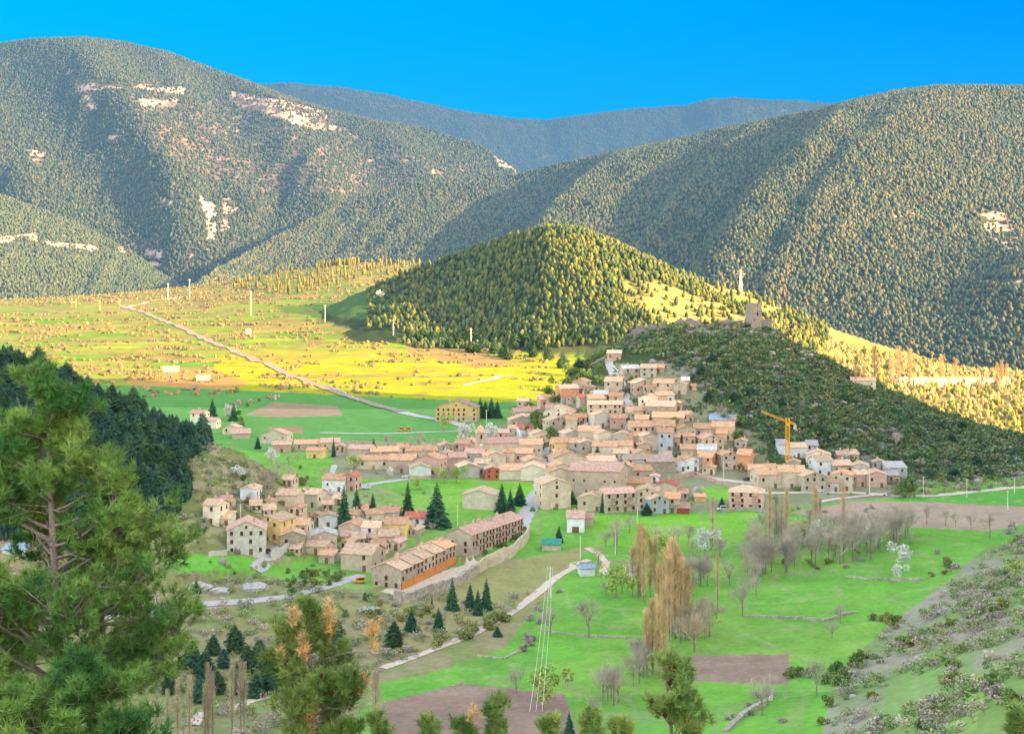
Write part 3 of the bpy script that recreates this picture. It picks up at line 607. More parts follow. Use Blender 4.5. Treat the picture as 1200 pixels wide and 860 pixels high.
X, Y, z, px, rr = scatter_ground(5200, (-60, 280), (490, 660), lambda px, rr, X, Y, z: inpoly(px, rr, [(-60, 395), (60, 420), (110, 442), (160, 462), (215, 488), (255, 512), (236, 532), (216, 545), (226, 580), (205, 605), (160, 625), (-60, 640)]))
hh = 4.5 * (0.5 + 1.0 * rng.random(len(X)))
mass('undergrowth', np.stack([X, Y, z - .2], -1), hh, hh * .8, 'pine', palette(len(X), [(0.035, 0.075, 0.05), (0.05, 0.10, 0.05), (0.045, 0.085, 0.06)]), M['forest'], 'young dark pines filling the dense wood on the left slope', 'undergrowth')
# wild slopes: left hill, terrace bank, right slope
def condW(px, rr, X, Y, z):
    a = inpoly(px, rr, [(120, 500), (250, 510), (340, 570), (300, 600), (250, 620), (120, 640)]); b = inpoly(px, rr, [(-50, 640), (260, 670), (420, 695), (560, 700), (640, 690), (560, 740), (450, 790), (330, 870), (-50, 870)])
    c = inpoly(px, rr, [(1250, 600), (1160, 650), (1110, 690), (1040, 735), (990, 790), (970, 870), (1250, 870)]) & (fbm(X / 22, Y / 14, 4, 93) > -0.03)
    d = inpoly(px, rr, [(1040, 560), (1200, 545), (1200, 570), (1040, 585)])
    return a | (b & (rng.random(len(px)) < 0.6)) | c | d
X, Y, z, px, rr = scatter_ground(20000, (-60, 1260), (240, 800), condW)
hh = 1.7 * (0.4 + 1.2 * rng.random(len(X)))
mass('scrub', np.stack([X, Y, z - .15], -1), hh * 1.25, hh * 1.4, 'leaf', palette(len(X), [(0.30, 0.30, 0.12), (0.20, 0.29, 0.10), (0.40, 0.34, 0.26), (0.38, 0.32, 0.26), (0.24, 0.31, 0.12), (0.44, 0.36, 0.28), (0.28, 0.36, 0.14)]), M['forest'], 'low mixed scrub on the rough banks around the meadows', 'scrub')
k = rng.random(len(X)) < 0.02; X, Y = X[k] + 2, Y[k] + 2; z = zat(X, Y); hh = 0.8 * (0.4 + 1.4 * rng.random(len(X)))
mass('rocks', np.stack([X, Y, z], -1), hh * 0.8, hh * 1.6, 'rock', palette(len(X), [(0.50, 0.45, 0.38), (0.42, 0.38, 0.33)]), M['forest'], 'pale boulders lying on the rough banks', 'rocks')
print('terrain done')
#PART2
# ------------------------------------------------------------------ roads, draped on the ground
def resample(pts, step):
    out = [pts[0]]
    for a, b in zip(pts[:-1], pts[1:]):
        L = (b - a).length; n = max(1, int(L / step))
        out += [a + (b - a) * (i / n) for i in range(1, n + 1)]
    return out
def smooth(pts, it=3):
    for _ in range(it):
        q = [pts[0]]
        for a, b in zip(pts[:-1], pts[1:]): q += [a * 0.75 + b * 0.25, a * 0.25 + b * 0.75]
        q.append(pts[-1]); pts = q
    return pts
def road(name, pix, width, m, up=0.14):
    P = [hit(*p) for p in pix]; P = [Vector((p.x, p.y)) for p in P]; P = resample(smooth(P, 3), 2.0)
    V = []; Fc = []; n = 5
    for i, p in enumerate(P):
        a = P[max(i - 2, 0)]; b = P[min(i + 2, len(P) - 1)]; t = (b - a).normalized() if (b - a).length > 1e-6 else Vector((0, 1)); s = Vector((-t.y, t.x))
        ww = width * (1 + 0.12 * math.sin(i * 0.31) + 0.08 * math.sin(i * 1.7))
        for k in range(n):
            q = p + s * (k / (n - 1) - 0.5) * ww; V.append((q.x, q.y, float(zat(q.x, q.y)) + up + (0.05 if 0 < k < n - 1 else 0)))
    for i in range(len(P) - 1):
        for k in range(n - 1): a = i * n + k; Fc.append((a, a + n, a + n + 1, a + 1))
    o = link(bpy.data.objects.new(name, npmesh(name, np.array(V), np.array(Fc), m, smooth=True))); tag(o, kind='structure'); return o
road('road', [(140, 358), (165, 364), (200, 380), (250, 402), (330, 435), (400, 463), (470, 483)], 8, M['litroad'], 0.6)
road('road', [(466, 482), (490, 488), (520, 493), (545, 500)], 8, M['asphalt'], 0.3)
road('path', [(150, 361), (185, 352), (215, 348)], 6, M['dirt'], 0.6)
road('path', [(545, 452), (575, 445), (600, 440)], 5, M['dirt'], 0.4)
road('road', [(375, 507), (420, 508), (460, 508), (500, 506), (545, 505)], 4, M['asphalt'])
road('street', [(606, 618), (614, 606), (624, 592), (633, 575), (641, 560), (645, 543), (641, 530), (648, 520)], 8.5, M['asphalt'])
road('street', [(752, 540), (746, 520), (737, 500), (737, 480), (733, 463), (726, 445), (716, 432), (712, 422), (718, 414)], 5.5, M['asphalt'])
road('street', [(800, 553), (840, 562), (880, 566), (905, 570)], 7, M['dirt'])
road('path', [(448, 783), (480, 772), (510, 760), (560, 740), (600, 718), (628, 697), (650, 677), (672, 664), (690, 656)], 3.4, M['dirt'])
road('path', [(688, 642), (704, 650), (712, 660), (704, 670), (722, 676), (742, 676)], 3.2, M['dirt'])
road('road', [(120, 722), (170, 717), (240, 707), (300, 704), (345, 698), (385, 687), (425, 674)], 5, M['asphalt'])
road('path', [(225, 850), (270, 828), (325, 812)], 3.4, M['dirt'])
road('street', [(458, 697), (490, 686), (520, 676), (545, 668), (560, 658)], 9, M['dirt'])
road('street', [(300, 668), (322, 648), (338, 640)], 5, M['asphalt'])
road('street', [(392, 545), (389, 556), (391, 568), (396, 578)], 3, M['asphalt'])
road('street', [(415, 572), (440, 566), (475, 562), (505, 556)], 5, M['asphalt'])
road('road', [(860, 577), (900, 578), (950, 577), (1010, 577), (1060, 582), (1110, 580), (1200, 570), (1260, 566)], 5, M['dirt'])
road('path', [(960, 588), (1000, 582), (1040, 578)], 3, M['dirt'])
road('road', [(1165, 515), (1185, 524), (1200, 530), (1240, 532)], 5, M['asphalt'])
# ------------------------------------------------------------------ windows, doors, parts shared by all the houses
def mk_window(w, h, fm, sill=True):
    m = MB(); m.box(-w/2 - .10, w/2 + .10, -.06, .0, -h/2 - .1, h/2 + .1, 0); m.box(-w/2, w/2, -.075, -.06, -h/2, h/2, 1)
    m.box(-.035, .035, -.10, -.075, -h/2, h/2, 0)
    if sill: m.box(-w/2 - .2, w/2 + .2, -.16, -.06, -h/2 - .2, -h/2 - .1, 0)
    return m.mesh('window', [fm, M['glass']])
WIN = {'w': mk_window(1.0, 1.35, M['frame']), 'r': mk_window(1.0, 1.4, M['wood_red']), 'o': mk_window(1.0, 1.4, M['wood_orange']), 's': mk_window(0.75, 0.9, M['frame'])}
m = MB(); m.box(-.7, .7, -.08, 0, 0, 2.3, 0); m.box(-.6, .6, -.12, -.08, 0, 2.2, 1); m.box(-.03, .03, -.14, -.12, 0, 2.2, 0); DOOR = m.mesh('door', [M['frame'], M['wood']])
m = MB(); m.box(-1.5, 1.5, -.08, 0, 0, 2.6, 0); m.box(-1.35, 1.35, -.12, -.08, 0, 2.5, 1)
for q in (0.6, 1.2, 1.8): m.box(-1.35, 1.35, -.14, -.12, q, q + .05, 0)
GAR = {k: None for k in 'ro'}
GAR['r'] = m.mesh('garage_door', [M['frame'], M['wood']]); GAR['o'] = m.mesh('garage_door', [M['wood_orange'], M['wood_red']])
m = MB(); m.box(-.4, .4, -.3, .3, -.8, 1.1, 0); m.box(-.5, .5, -.4, .4, 1.1, 1.22, 1); m.box(-.3, .3, -.2, .2, 1.22, 1.5, 0); CHIM = m.mesh('chimney', [M['tan'], M['r_terra']])
m = MB(); m.box(-1.5, 1.5, -1.0, 0, -.12, 0, 0)
for i in range(13): x = -1.45 + i * 2.9 / 12; m.box(x - .03, x + .03, -.98, -.93, 0, .95, 1)
m.box(-1.5, 1.5, -1.0, -.92, .95, 1.03, 1); BALC = m.mesh('balcony', [M['concrete'], M['wood_red']])
def gable_roof(m, w, d, h, rh, ov, axis, th=.22):
    if axis == 'y':      # ridge front to back
        s = rh / (w / 2); xe = w / 2 + ov; ze = h - ov * s
        m.prism([(-xe, -d/2 - ov, ze), (0, -d/2 - ov, h + rh), (0, -d/2 - ov, h + rh + th), (-xe, -d/2 - ov, ze + th)], (0, d + 2 * ov, 0))
        m.prism([(xe, -d/2 - ov, ze), (0.004, -d/2 - ov, h + rh), (0.004, -d/2 - ov, h + rh + th), (xe, -d/2 - ov, ze + th)], (0, d + 2 * ov, 0))
        m.box(-.16, .16, -d/2 - ov - .02, d/2 + ov + .02, h + rh + th - .06, h + rh + th + .1)
    elif axis == 'x':
        s = rh / (d / 2); ye = d / 2 + ov; ze = h - ov * s
        m.prism([(-w/2 - ov, -ye, ze), (-w/2 - ov, 0, h + rh), (-w/2 - ov, 0, h + rh + th), (-w/2 - ov, -ye, ze + th)], (w + 2 * ov, 0, 0))
        m.prism([(-w/2 - ov, ye, ze), (-w/2 - ov, 0.004, h + rh), (-w/2 - ov, 0.004, h + rh + th), (-w/2 - ov, ye, ze + th)], (w + 2 * ov, 0, 0))
        m.box(-w/2 - ov - .02, w/2 + ov + .02, -.16, .16, h + rh + th - .06, h + rh + th + .1)
    elif axis == 'shed':  # falls towards the front
        ye = d / 2 + ov; s = rh / d; m.prism([(-w/2 - ov, -ye, h - ov * s), (-w/2 - ov, ye, h + rh + ov * s), (-w/2 - ov, ye, h + rh + ov * s + th), (-w/2 - ov, -ye, h - ov * s + th)], (w + 2 * ov, 0, 0))
    elif axis == 'hip':
        xe, ye = w / 2 + ov, d / 2 + ov; k = max(0.05, w / 2 - d / 2) if w > d else 0.05; ky = max(0.05, d / 2 - w / 2) if d > w else 0.05
        s = rh / min(w, d) * 2; ze = h - ov * s
        lo = [(-xe, -ye, ze), (xe, -ye, ze), (xe, ye, ze), (-xe, ye, ze)]; up = [(-k, -ky, h + rh), (k, -ky, h + rh), (k, ky, h + rh), (-k, ky, h + rh)]
        m.poly(lo[::-1]); m.poly([(x, y, z + th) for x, y, z in up])
        for i in range(4):
            j = (i + 1) % 4; L0, L1 = lo[i], lo[j]; a = (L0[0], L0[1], ze + th); b = (L1[0], L1[1], ze + th)
            m.poly([L0, L1, b, a]); u0 = (up[i][0], up[i][1], up[i][2] + th); u1 = (up[j][0], up[j][1], up[j][2] + th); m.poly([a, b, u1, u0])
def house(name, label, cat, base, w, d, h, rot, axis, wall, roof, rows, cols, side=None, rh=None, win='w', door=True, chim=1, gar=0, balc=0, stripe=None, group=None, sidecols=2, found=5.0):
    """base = ground point under the middle of the front wall"""
    rz = R(rot); ctr = Vector((base.x - math.sin(rz) * d / 2, base.y + math.cos(rz) * d / 2, base.z))
    t = empty(name, ctr, rz); tag(t, label, cat, group); t['n'] = 0; del t['n']
    rh = rh if rh is not None else {'y': w * 0.17, 'x': d * 0.19, 'shed': d * 0.2, 'hip': min(w, d) * 0.2}[axis]
    m = MB(); m.box(-w/2, w/2, -d/2, d/2, -found, h, 0)
    if axis == 'y':
        m.prism([(-w/2, -d/2, h + .002), (w/2, -d/2, h + .002), (0, -d/2, h + rh)], (0, d, 0))
    elif axis == 'x': m.prism([(-w/2, -d/2, h + .002), (-w/2, d/2, h + .002), (-w/2, 0, h + rh)], (w, 0, 0))
    elif axis == 'shed': m.prism([(-w/2, -d/2, h + .002), (-w/2, d/2, h + .002), (-w/2, d/2, h + rh)], (w, 0, 0))
    if stripe: m.box(-w/2 - .03, w/2 + .03, -d/2 - .03, d/2 + .03, -found, h * 0.36, 1)
    wo = m.build('wall', [M[wall], M[stripe or wall]], t)
    r = MB(); gable_roof(r, w, d, h, rh, 0.45, axis); ro = r.build('roof', M['r_' + roof], t)
    rnd = random.Random(int(abs(base.x) * 13 + base.y * 7))
    fy = -d/2 - (.03 if stripe else 0)
    for i in range(rows):
        for k in range(cols):
            if rows * cols > 3 and rnd.random() < 0.12: continue
            zz = h * (i + 0.62) / rows; x = -w/2 + w * (k + 0.5) / cols + rnd.uniform(-.25, .25)
            if i == 0 and gar and k < gar: continue
            if i == 0 and door and k == cols // 2 and h > 3.6: continue
            inst('window', WIN[win if rows > 1 or rnd.random() < .6 else 's'], t, (x, fy, zz))
    if axis == 'y' and rows > 1 and w > 8: inst('window', WIN['s'], t, (0, fy, h + rh * 0.35))
    if door and h > 3.0 and not gar: inst('door', DOOR, t, (-w/2 + w * (cols // 2 + 0.5) / max(cols, 1) if cols else 0, fy, 0))
    for k in range(gar): inst('garage_door', GAR['o' if win == 'o' else 'r'], t, (-w/2 + w * (k + 0.5) / cols, fy, 0))
    for k in range(balc):
        inst('balcony', BALC, t, (w * (0.25 if k % 2 else -0.25), fy, 2.8 * (1 + k // 2)))
    sx = side if side is not None else (-1 if rot > 4 else (1 if rot < -4 else 0))
    if sx and rows:
        for i in range(rows):
            for k in range(sidecols):
                if rnd.random() < 0.3: continue
                zz = h * (i + 0.62) / rows; o = inst('window', WIN[win], t, (sx * w/2, -d/2 + d * (k + 0.5) / sidecols, zz), R(90) * sx)
    for k in range(chim):
        x = rnd.uniform(-.3, .3) * w; y = rnd.uniform(-.25, .3) * d
        if axis == 'y': zz = h + rh * (1 - abs(x) / (w/2))
        elif axis == 'x': zz = h + rh * (1 - abs(y) / (d/2))
        elif axis == 'shed': zz = h + rh * (y + d/2) / d
        else: zz = h + rh * 0.5
        c = inst('chimney', CHIM, ro, (x, y, zz + .35))
    return t
def H(x0, x1, yt, yb, d, rot, axis, wall, roof, rows, cols, label, **k):
    b = hit((x0 + x1) / 2, yb); sc = b.y / F; w = (x1 - x0) * sc / max(0.75, math.cos(R(rot)))
    w *= 1.07 if b.x > -70 else 0.98; d *= 1.12 if b.x > -70 else .95; h = max(2.4, (yb - yt) * sc)
    nm = k.pop('name', 'house'); cat = k.pop('cat', 'house')
    return house(nm, label, cat, b, w, d, h, rot, axis, wall, roof, rows, cols, **k)
# --- upper lane and the hillside edge of the village
H(712, 727, 414, 423, 8, -10, 'x', 'pink', 'pale', 1, 2, 'lone pinkish stone house at the top of the steep lane')
H(731, 750, 432, 444, 9, 12, 'x', 'stone', 'white', 2, 2, 'stone house with whitish roof and balcony just right of the steep lane', balc=1)
H(751, 768, 431, 442, 9, -12, 'x', 'grey', 'pale', 2, 2, 'grey house on the upper edge of the village under the scrub')
H(766, 777, 431, 437, 8, -14, 'x', 'stone', 'orange', 1, 1, 'small house with the bright orange roof, highest at the upper right')
H(744, 768, 449, 460, 10, 16, 'y', 'stone', 'pale', 2, 3, 'pale gabled house with dark red door below the whitish roofed house', balc=1)
H(766, 787, 449, 460, 10, -20, 'x', 'tan', 'terra', 2, 2, 'tan house with broad orange roof above the white walled house')
H(789, 803, 450, 462, 9, -14, 'y', 'stone', 'pale', 1, 1, 'narrow stone gable at the right end of the upper village', win='s')
H(799, 807, 446, 456, 7, -8, 'shed', 'pink', 'white', 1, 1, 'small pinkish annexe with white roof edge at the right end of the upper village', door=False)
H(811, 816, 453, 457, 4, 0, 'shed', 'pink', 'terra', 0, 0, 'tiny orange hut alone among the bushes right of the upper village', name='hut', cat='hut', door=False, chim=0)
H(772, 790, 463, 471, 9, 14, 'x', 'white', 'terra', 1, 2, 'white walled house with two dark windows below the broad orange roof')
H(749, 768, 466, 478, 9, -20, 'y', 'cream', 'pale', 1, 2, 'bright cream house with windowless gable right of the steep lane')
H(758, 788, 476, 489, 12, -18, 'x', 'stone', 'pale', 0, 0, 'large blank stone barn with pale roof right of the steep lane', name='barn', cat='barn', door=False, chim=0)
H(737, 758, 481, 488, 9, 14, 'x', 'cream', 'terra', 1, 3, 'low cream house with orange roof beside the bend of the steep lane')
H(709, 728, 447, 464, 11, -10, 'x', 'stone', 'pale', 2, 2, 'tall cubic stone house left of the steep lane beside the parked silver van')
H(671, 688, 447, 456, 8, -20, 'y', 'pink', 'terra', 1, 2, 'pinkish stone house behind the orange house on the left edge of the hill')
H(658, 678, 455, 471, 9, 18, 'x', 'orange', 'pale', 0, 0, 'windowless bright orange house on the wooded left edge of the hill', stripe='grey', door=False)
H(634, 650, 468, 480, 8, 14, 'shed', 'pink', 'rose', 1, 2, 'mauve pink house with flat salmon roof among trees on the left edge')
H(640, 656, 478, 488, 8, 0, 'x', 'stone', 'rose', 1, 1, 'small house with rosy roof in front of the mauve pink house')
H(604, 630, 482, 493, 9, 18, 'x', 'stone', 'rose', 1, 2, 'stone house with wide rosy roof at the far left of the hill village')
H(638, 671, 483, 496, 12, -15, 'y', 'cream', 'pale', 2, 3, 'wide cream gabled house with pale orange roof, left part of the hill village')
H(599, 624, 492, 504, 10, 10, 'y', 'stone', 'terra', 1, 3, 'stone house with shallow orange gable at the lower left of the hill village')
H(644, 665, 493, 508, 10, 18, 'y', 'stone', 'pale', 2, 2, 'tall stone gable with two floors of windows beside the dark tree clump')
H(664, 676, 492, 506, 8, 0, 'x', 'tan', 'terra', 1, 1, 'narrow tan house joined to the right of the tall stone gable')
H(674, 687, 489, 500, 8, -8, 'x', 'pink', 'orange', 2, 2, 'small square pinkish house with orange roof below the cream gabled house')
H(680, 696, 466, 478, 9, 10, 'x', 'stone', 'red', 1, 1, 'stone house with dull red roof left of the big two storey block')
H(696, 711, 462, 472, 9, -10, 'x', 'grey', 'white', 0, 0, 'grey building with whitish roof behind the big two storey block', door=False)
H(714, 729, 464, 470, 8, -6, 'x', 'tan', 'orange', 1, 1, 'low house with vivid orange roof below the tall cubic house')
H(691, 728, 474, 492, 12, 0, 'x', 'stone', 'pale', 3, 7, 'big long stone block with two rows of dark windows in mid village', rh=1.6)
H(697, 716, 486, 501, 10, 14, 'y', 'grey', 'pale', 1, 1, 'blank grey gable in front of the big long stone block')
H(716, 733, 490, 502, 9, 0, 'x', 'pink', 'terra', 1, 2, 'pinkish house with orange roof left of the narrow street, below the stone block')
H(766, 800, 489, 499, 11, -8, 'x', 'tan', 'orange', 1, 3, 'long narrow house with bright orange roof and terracotta panel, right side of village')
H(741, 768, 500, 515, 12, 10, 'x', 'stone', 'terra', 2, 4, 'left half of the long stone terrace with scattered windows')
H(769, 790, 499, 514, 12, -6, 'x', 'tan', 'terra', 2, 3, 'right half of the long stone terrace with scattered windows')
H(795, 815, 502, 516, 11, 12, 'y', 'stone', 'terra', 1, 3, 'stone gable with small windows at the left end of the right hand terrace')
H(814, 835, 502, 514, 11, -5, 'x', 'grey', 'terra', 1, 2, 'middle house of the right hand terrace near the blue roofed barn')
H(835, 858, 500, 515, 11, -14, 'x', 'tan', 'terra', 1, 2, 'end house of the right hand terrace facing the open slope')
H(833, 860, 492, 499, 11, -10, 'x', 'grey', 'blue', 0, 0, 'barn with pale blue sheet roof above the right hand terrace', name='barn', cat='barn', door=False, chim=0)
H(824, 848, 514, 530, 11, 10, 'y', 'tan', 'terra', 2, 3, 'tan gabled house with orange shuttered windows below the right hand terrace', win='o')
H(840, 851, 508, 520, 9, -12, 'x', 'tan', 'orange', 0, 0, 'tan annexe with orange roof behind the gabled house with orange shutters', door=False)
H(753, 771, 511, 528, 10, 12, 'y', 'stone', 'pale', 1, 1, 'tall narrow stone gable in the middle right of the village')
H(772, 788, 507, 528, 10, -4, 'x', 'blue', 'terra', 2, 2, 'tall bluish grey house with dark loggia next to the narrow stone gable')
H(744, 753, 511, 524, 8, 0, 'x', 'stone', 'terra', 1, 1, 'thin house wedged left of the tall narrow stone gable')
H(701, 719, 508, 520, 10, 14, 'y', 'cream', 'pale', 0, 0, 'pale yellow blank gable in the middle of the old village', door=False)
H(719, 741, 510, 524, 10, -10, 'y', 'grey', 'terra', 1, 3, 'grey gable with three small windows right of the pale yellow gable')
H(678, 700, 505, 519, 11, -12, 'x', 'tan', 'terra', 0, 0, 'tan house with large hipped orange roof left of the pale yellow gable', door=False)
H(662, 682, 508, 518, 10, 16, 'y', 'grey', 'pale', 0, 1, 'low grey gable just under the small square pinkish house')
H(651, 668, 518, 533, 10, 16, 'x', 'yellow', 'terra', 1, 1, 'house with mustard side wall facing the village square')
H(668, 680, 519, 534, 10, -10, 'x', 'grey', 'terra', 2, 1, 'grey house with dark balconies beside the square', balc=1)
H(680, 696, 519, 535, 10, 8, 'y', 'stone', 'pale', 1, 2, 'stone gable behind the balconied house near the square')
H(695, 722, 523, 538, 11, -8, 'x', 'cream', 'terra', 1, 3, 'cream house with a wide dark opening under its eave in mid village')
H(722, 741, 522, 534, 10, 0, 'x', 'cream', 'terra', 0, 1, 'plain cream house above the small orange box building')
H(730, 743, 528, 536, 7, 0, 'shed', 'orange', 'orange', 1, 1, 'small box shaped building with vivid orange walls in mid village', door=False)
H(744, 763, 531, 541, 9, 10, 'y', 'yellow', 'pale', 1, 1, 'low yellow gable right of the orange box building')
H(735, 760, 538, 552, 10, 12, 'x', 'grey', 'brown', 2, 3, 'grey house with dark roof and six small windows, centre right')
H(760, 791, 541, 553, 10, 6, 'shed', 'stone', 'brown', 0, 2, 'ruined looking brown stone building above the curved pink wall', door=False)
H(773, 786, 533, 541, 8, -10, 'x', 'stone', 'brown', 1, 1, 'dark brown little house behind the ruined looking building')
H(789, 804, 541, 552, 9, -4, 'y', 'white', 'terra', 1, 2, 'left white house of the white and terracotta group', win='o')
H(803, 819, 538, 552, 10, 12, 'y', 'white', 'terra', 2, 2, 'right bright white gabled house of the white and terracotta group')
H(819, 833, 536, 549, 10, -24, 'x', 'orange', 'terra', 2, 2, 'terracotta coloured house joined to the bright white gable')
H(799, 818, 526, 536, 9, 0, 'x', 'tan', 'terra', 0, 0, 'orange roofed house directly behind the white houses', door=False)
H(818, 838, 527, 541, 9, -10, 'shed', 'cream', 'white', 1, 2, 'tall cream building with flat pale top behind the terracotta house')
H(847, 865, 533, 550, 11, 14, 'y', 'stone', 'terra', 2, 2, 'left stone half of the detached house beside the crane yard')
H(864, 878, 533, 551, 11, -20, 'x', 'orange', 'orange', 1, 1, 'right orange walled half of the detached house beside the crane yard')
H(878, 894, 550, 563, 9, -6, 'x', 'tan', 'terra', 1, 1, 'small tan house at the left end of the long low farm')
H(889, 915, 556, 572, 12, 8, 'x', 'tan', 'terra', 1, 2, 'left wing of the long low farm at the foot of the hill', win='r')
H(914, 942, 553, 572, 12, -6, 'x', 'tan', 'terra', 1, 1, 'right wing of the long low farm below the crane')
H(942, 968, 558, 577, 12, 10, 'y', 'stone', 'pale', 2, 3, 'stone gable with a blue door right of the long low farm')
H(968, 983, 565, 576, 8, 0, 'shed', 'grey', 'pale', 1, 2, 'low grey building with blue shutters between two gabled houses')
H(975, 997, 557, 575, 11, -18, 'y', 'tan', 'orange', 2, 2, 'tan house with clean orange roof near the road at the foot of the hill')
H(957, 976, 540, 558, 10, 10, 'x', 'white', 'pale', 2, 2, 'whitewashed house with small windows behind the blue shuttered building')
H(946, 972, 533, 546, 10, -10, 'y', 'cream', 'pale', 1, 3, 'cream gable behind the whitewashed house right of the crane')
H(977, 999, 545, 559, 10, 8, 'x', 'stone', 'pale', 1, 3, 'stone house with long pale roof above the clean orange roof', win='r')
H(999, 1017, 546, 562, 10, -12, 'y', 'grey', 'pale', 1, 0, 'plain grey gable joined to the house with the long pale roof', door=False)
H(1004, 1018, 556, 570, 9, 10, 'x', 'pink', 'pale', 1, 1, 'small pinkish house left of the last stone gable')
H(1017, 1038, 556, 571, 10, -8, 'y', 'pink', 'pale', 1, 2, 'last pinkish stone gable before the ruin at the right end')
H(982, 996, 533, 540, 8, 0, 'x', 'pink', 'rose', 0, 1, 'little pink roofed house highest above the right end of the village')
H(1040, 1062, 548, 558, 9, 0, 'shed', 'grey', 'white', 1, 2, 'grey concrete shell building at the right end of the village', door=False, chim=0)
H(926, 946, 524, 536, 9, 10, 'x', 'white', 'pale', 0, 1, 'white walled house under construction right behind the crane', chim=0)
H(913, 925, 521, 533, 8, 0, 'shed', 'white', 'grey', 0, 1, 'unfinished white walled shell just left of the crane', door=False, chim=0)
H(946, 958, 522, 534, 8, -8, 'shed', 'blue', 'grey', 2, 2, 'modern building with blue glazing right of the crane', door=False, chim=0)
H(856, 893, 577, 597, 11, -12, 'hip', 'pink', 'pale', 3, 4, 'pink three storey apartment house alone at the meadow edge', win='r', balc=4, name='apartment_house', cat='apartment house')
# --- around the square and the church
H(610, 625, 503, 513, 8, 14, 'shed', 'white', 'red', 0, 1, 'white house with steep bright red roof above the square')
H(624, 646, 509, 521, 10, 10, 'y', 'cream', 'pale', 1, 2, 'pale gable right of the bright red roof')
H(610, 635, 521, 538, 12, 0, 'x', 'tan', 'terra', 1, 3, 'large tan house with long straight eave left of the square')
H(571, 607, 519, 532, 12, 8, 'x', 'tan', 'rose', 0, 0, 'long rosy roofed church nave beside the bell tower', door=False, chim=0, name='church_nave', cat='church')
H(590, 612, 522, 530, 9, 0, 'x', 'pink', 'red', 0, 1, 'low house with weathered red roof behind the round apse', door=False)
H(570, 592, 534, 548, 10, 12, 'y', 'tan', 'terra', 1, 2, 'tan gabled house below the church')
H(603, 622, 531, 544, 10, -10, 'x', 'pink', 'terra', 1, 2, 'pinkish house with a flat orange roof right of the round apse')
H(616, 637, 540, 552, 10, 12, 'y', 'tan', 'terra', 1, 1, 'orange roofed house just above the broad cream gable')
H(586, 612, 551, 562, 12, 0, 'x', 'cream', 'terra', 0, 0, 'left plain cream wing of the broad barn facing the green field', door=False, name='barn', cat='barn', chim=0)
H(611, 637, 549, 563, 12, -4, 'y', 'cream', 'pale', 0, 0, 'broad cream windowless gable facing the green field', door=False, name='barn', cat='barn', chim=0)
H(569, 586, 550, 562, 9, 4, 'y', 'red', 'pale', 2, 2, 'vivid salmon red house at the corner of the green field', door=False)
H(539, 561, 547, 560, 10, 14, 'y', 'grey', 'pale', 0, 1, 'grey windowless gable left of the salmon red house', door=False)
H(556, 572, 543, 555, 9, -10, 'x', 'grey', 'pale', 1, 1, 'grey green house squeezed behind the salmon red house')
H(528, 546, 536, 551, 10, 10, 'x', 'pink', 'rose', 1, 1, 'plain pink house left of the church tower')
H(545, 566, 531, 543, 10, -6, 'x', 'grey', 'rose', 1, 2, 'grey house directly in front of the church tower')
H(510, 528, 533, 545, 9, -14, 'y', 'white', 'pale', 1, 1, 'small white house among green shrubs, left centre')
H(486, 514, 538, 556, 11, -16, 'y', 'pink', 'terra', 1, 2, 'pinkish house behind the white topped gable')
H(482, 504, 548, 562, 10, 8, 'y', 'white', 'pale', 0, 0, 'gable with white upper half and beige lower half by the lane', stripe='tan', door=False)
H(478, 511, 528, 538, 10, 6, 'x', 'tan', 'terra', 0, 2, 'long orange roof against the dark hedge, left centre')
H(456, 485, 539, 554, 11, -4, 'x', 'tan', 'terra', 1, 1, 'house with tall dark red barn door beside the lane')
H(418, 457, 539, 550, 11, -4, 'x', 'tan', 'terra', 1, 3, 'long low farmhouse with orange roof above the grassy bank')
H(436, 466, 529, 538, 10, 8, 'x', 'stone', 'terra', 0, 2, 'roof tucked behind the long low farmhouse')
H(408, 436, 526, 536, 10, -6, 'x', 'stone', 'rose', 0, 2, 'reddish roofed house left behind the long low farmhouse')
H(376, 398, 518, 528, 10, 8, 'x', 'tan', 'rose', 1, 2, 'house with dark windows left of the small pointed cypress')
H(345, 378, 520, 528, 10, 6, 'x', 'stone', 'terra', 1, 3, 'wide house with rosy orange roof in the row below the shaded fields')
H(358, 379, 528, 537, 8, -14, 'x', 'yellow', 'terra', 0, 1, 'yellowish house in front of the wide rosy roof')
H(304, 337, 509, 520, 11, -10, 'y', 'cream', 'pale', 1, 3, 'cream house with dark strip window at the left edge of the village')
H(319, 341, 521, 530, 9, 6, 'x', 'pink', 'rose', 0, 1, 'rosy roofed annexe below the cream house with strip window')
H(272, 293, 508, 514, 10, 10, 'shed', 'tan', 'rose', 0, 0, 'long sloping pink shed roof at the upper left of the village', name='shed', cat='shed', door=False, chim=0)
H(260, 279, 501, 509, 9, -10, 'y', 'tan', 'pale', 1, 2, 'small house with dark eaves above the pink shed roof')
H(237, 254, 493, 502, 9, -8, 'x', 'cream', 'rose', 1, 1, 'little house half hidden by the slope next to the tall dark spruce')
H(222, 240, 484, 496, 9, -12, 'x', 'cream', 'rose', 2, 2, 'farthest left house, cream with two floors, behind the wooded slope')
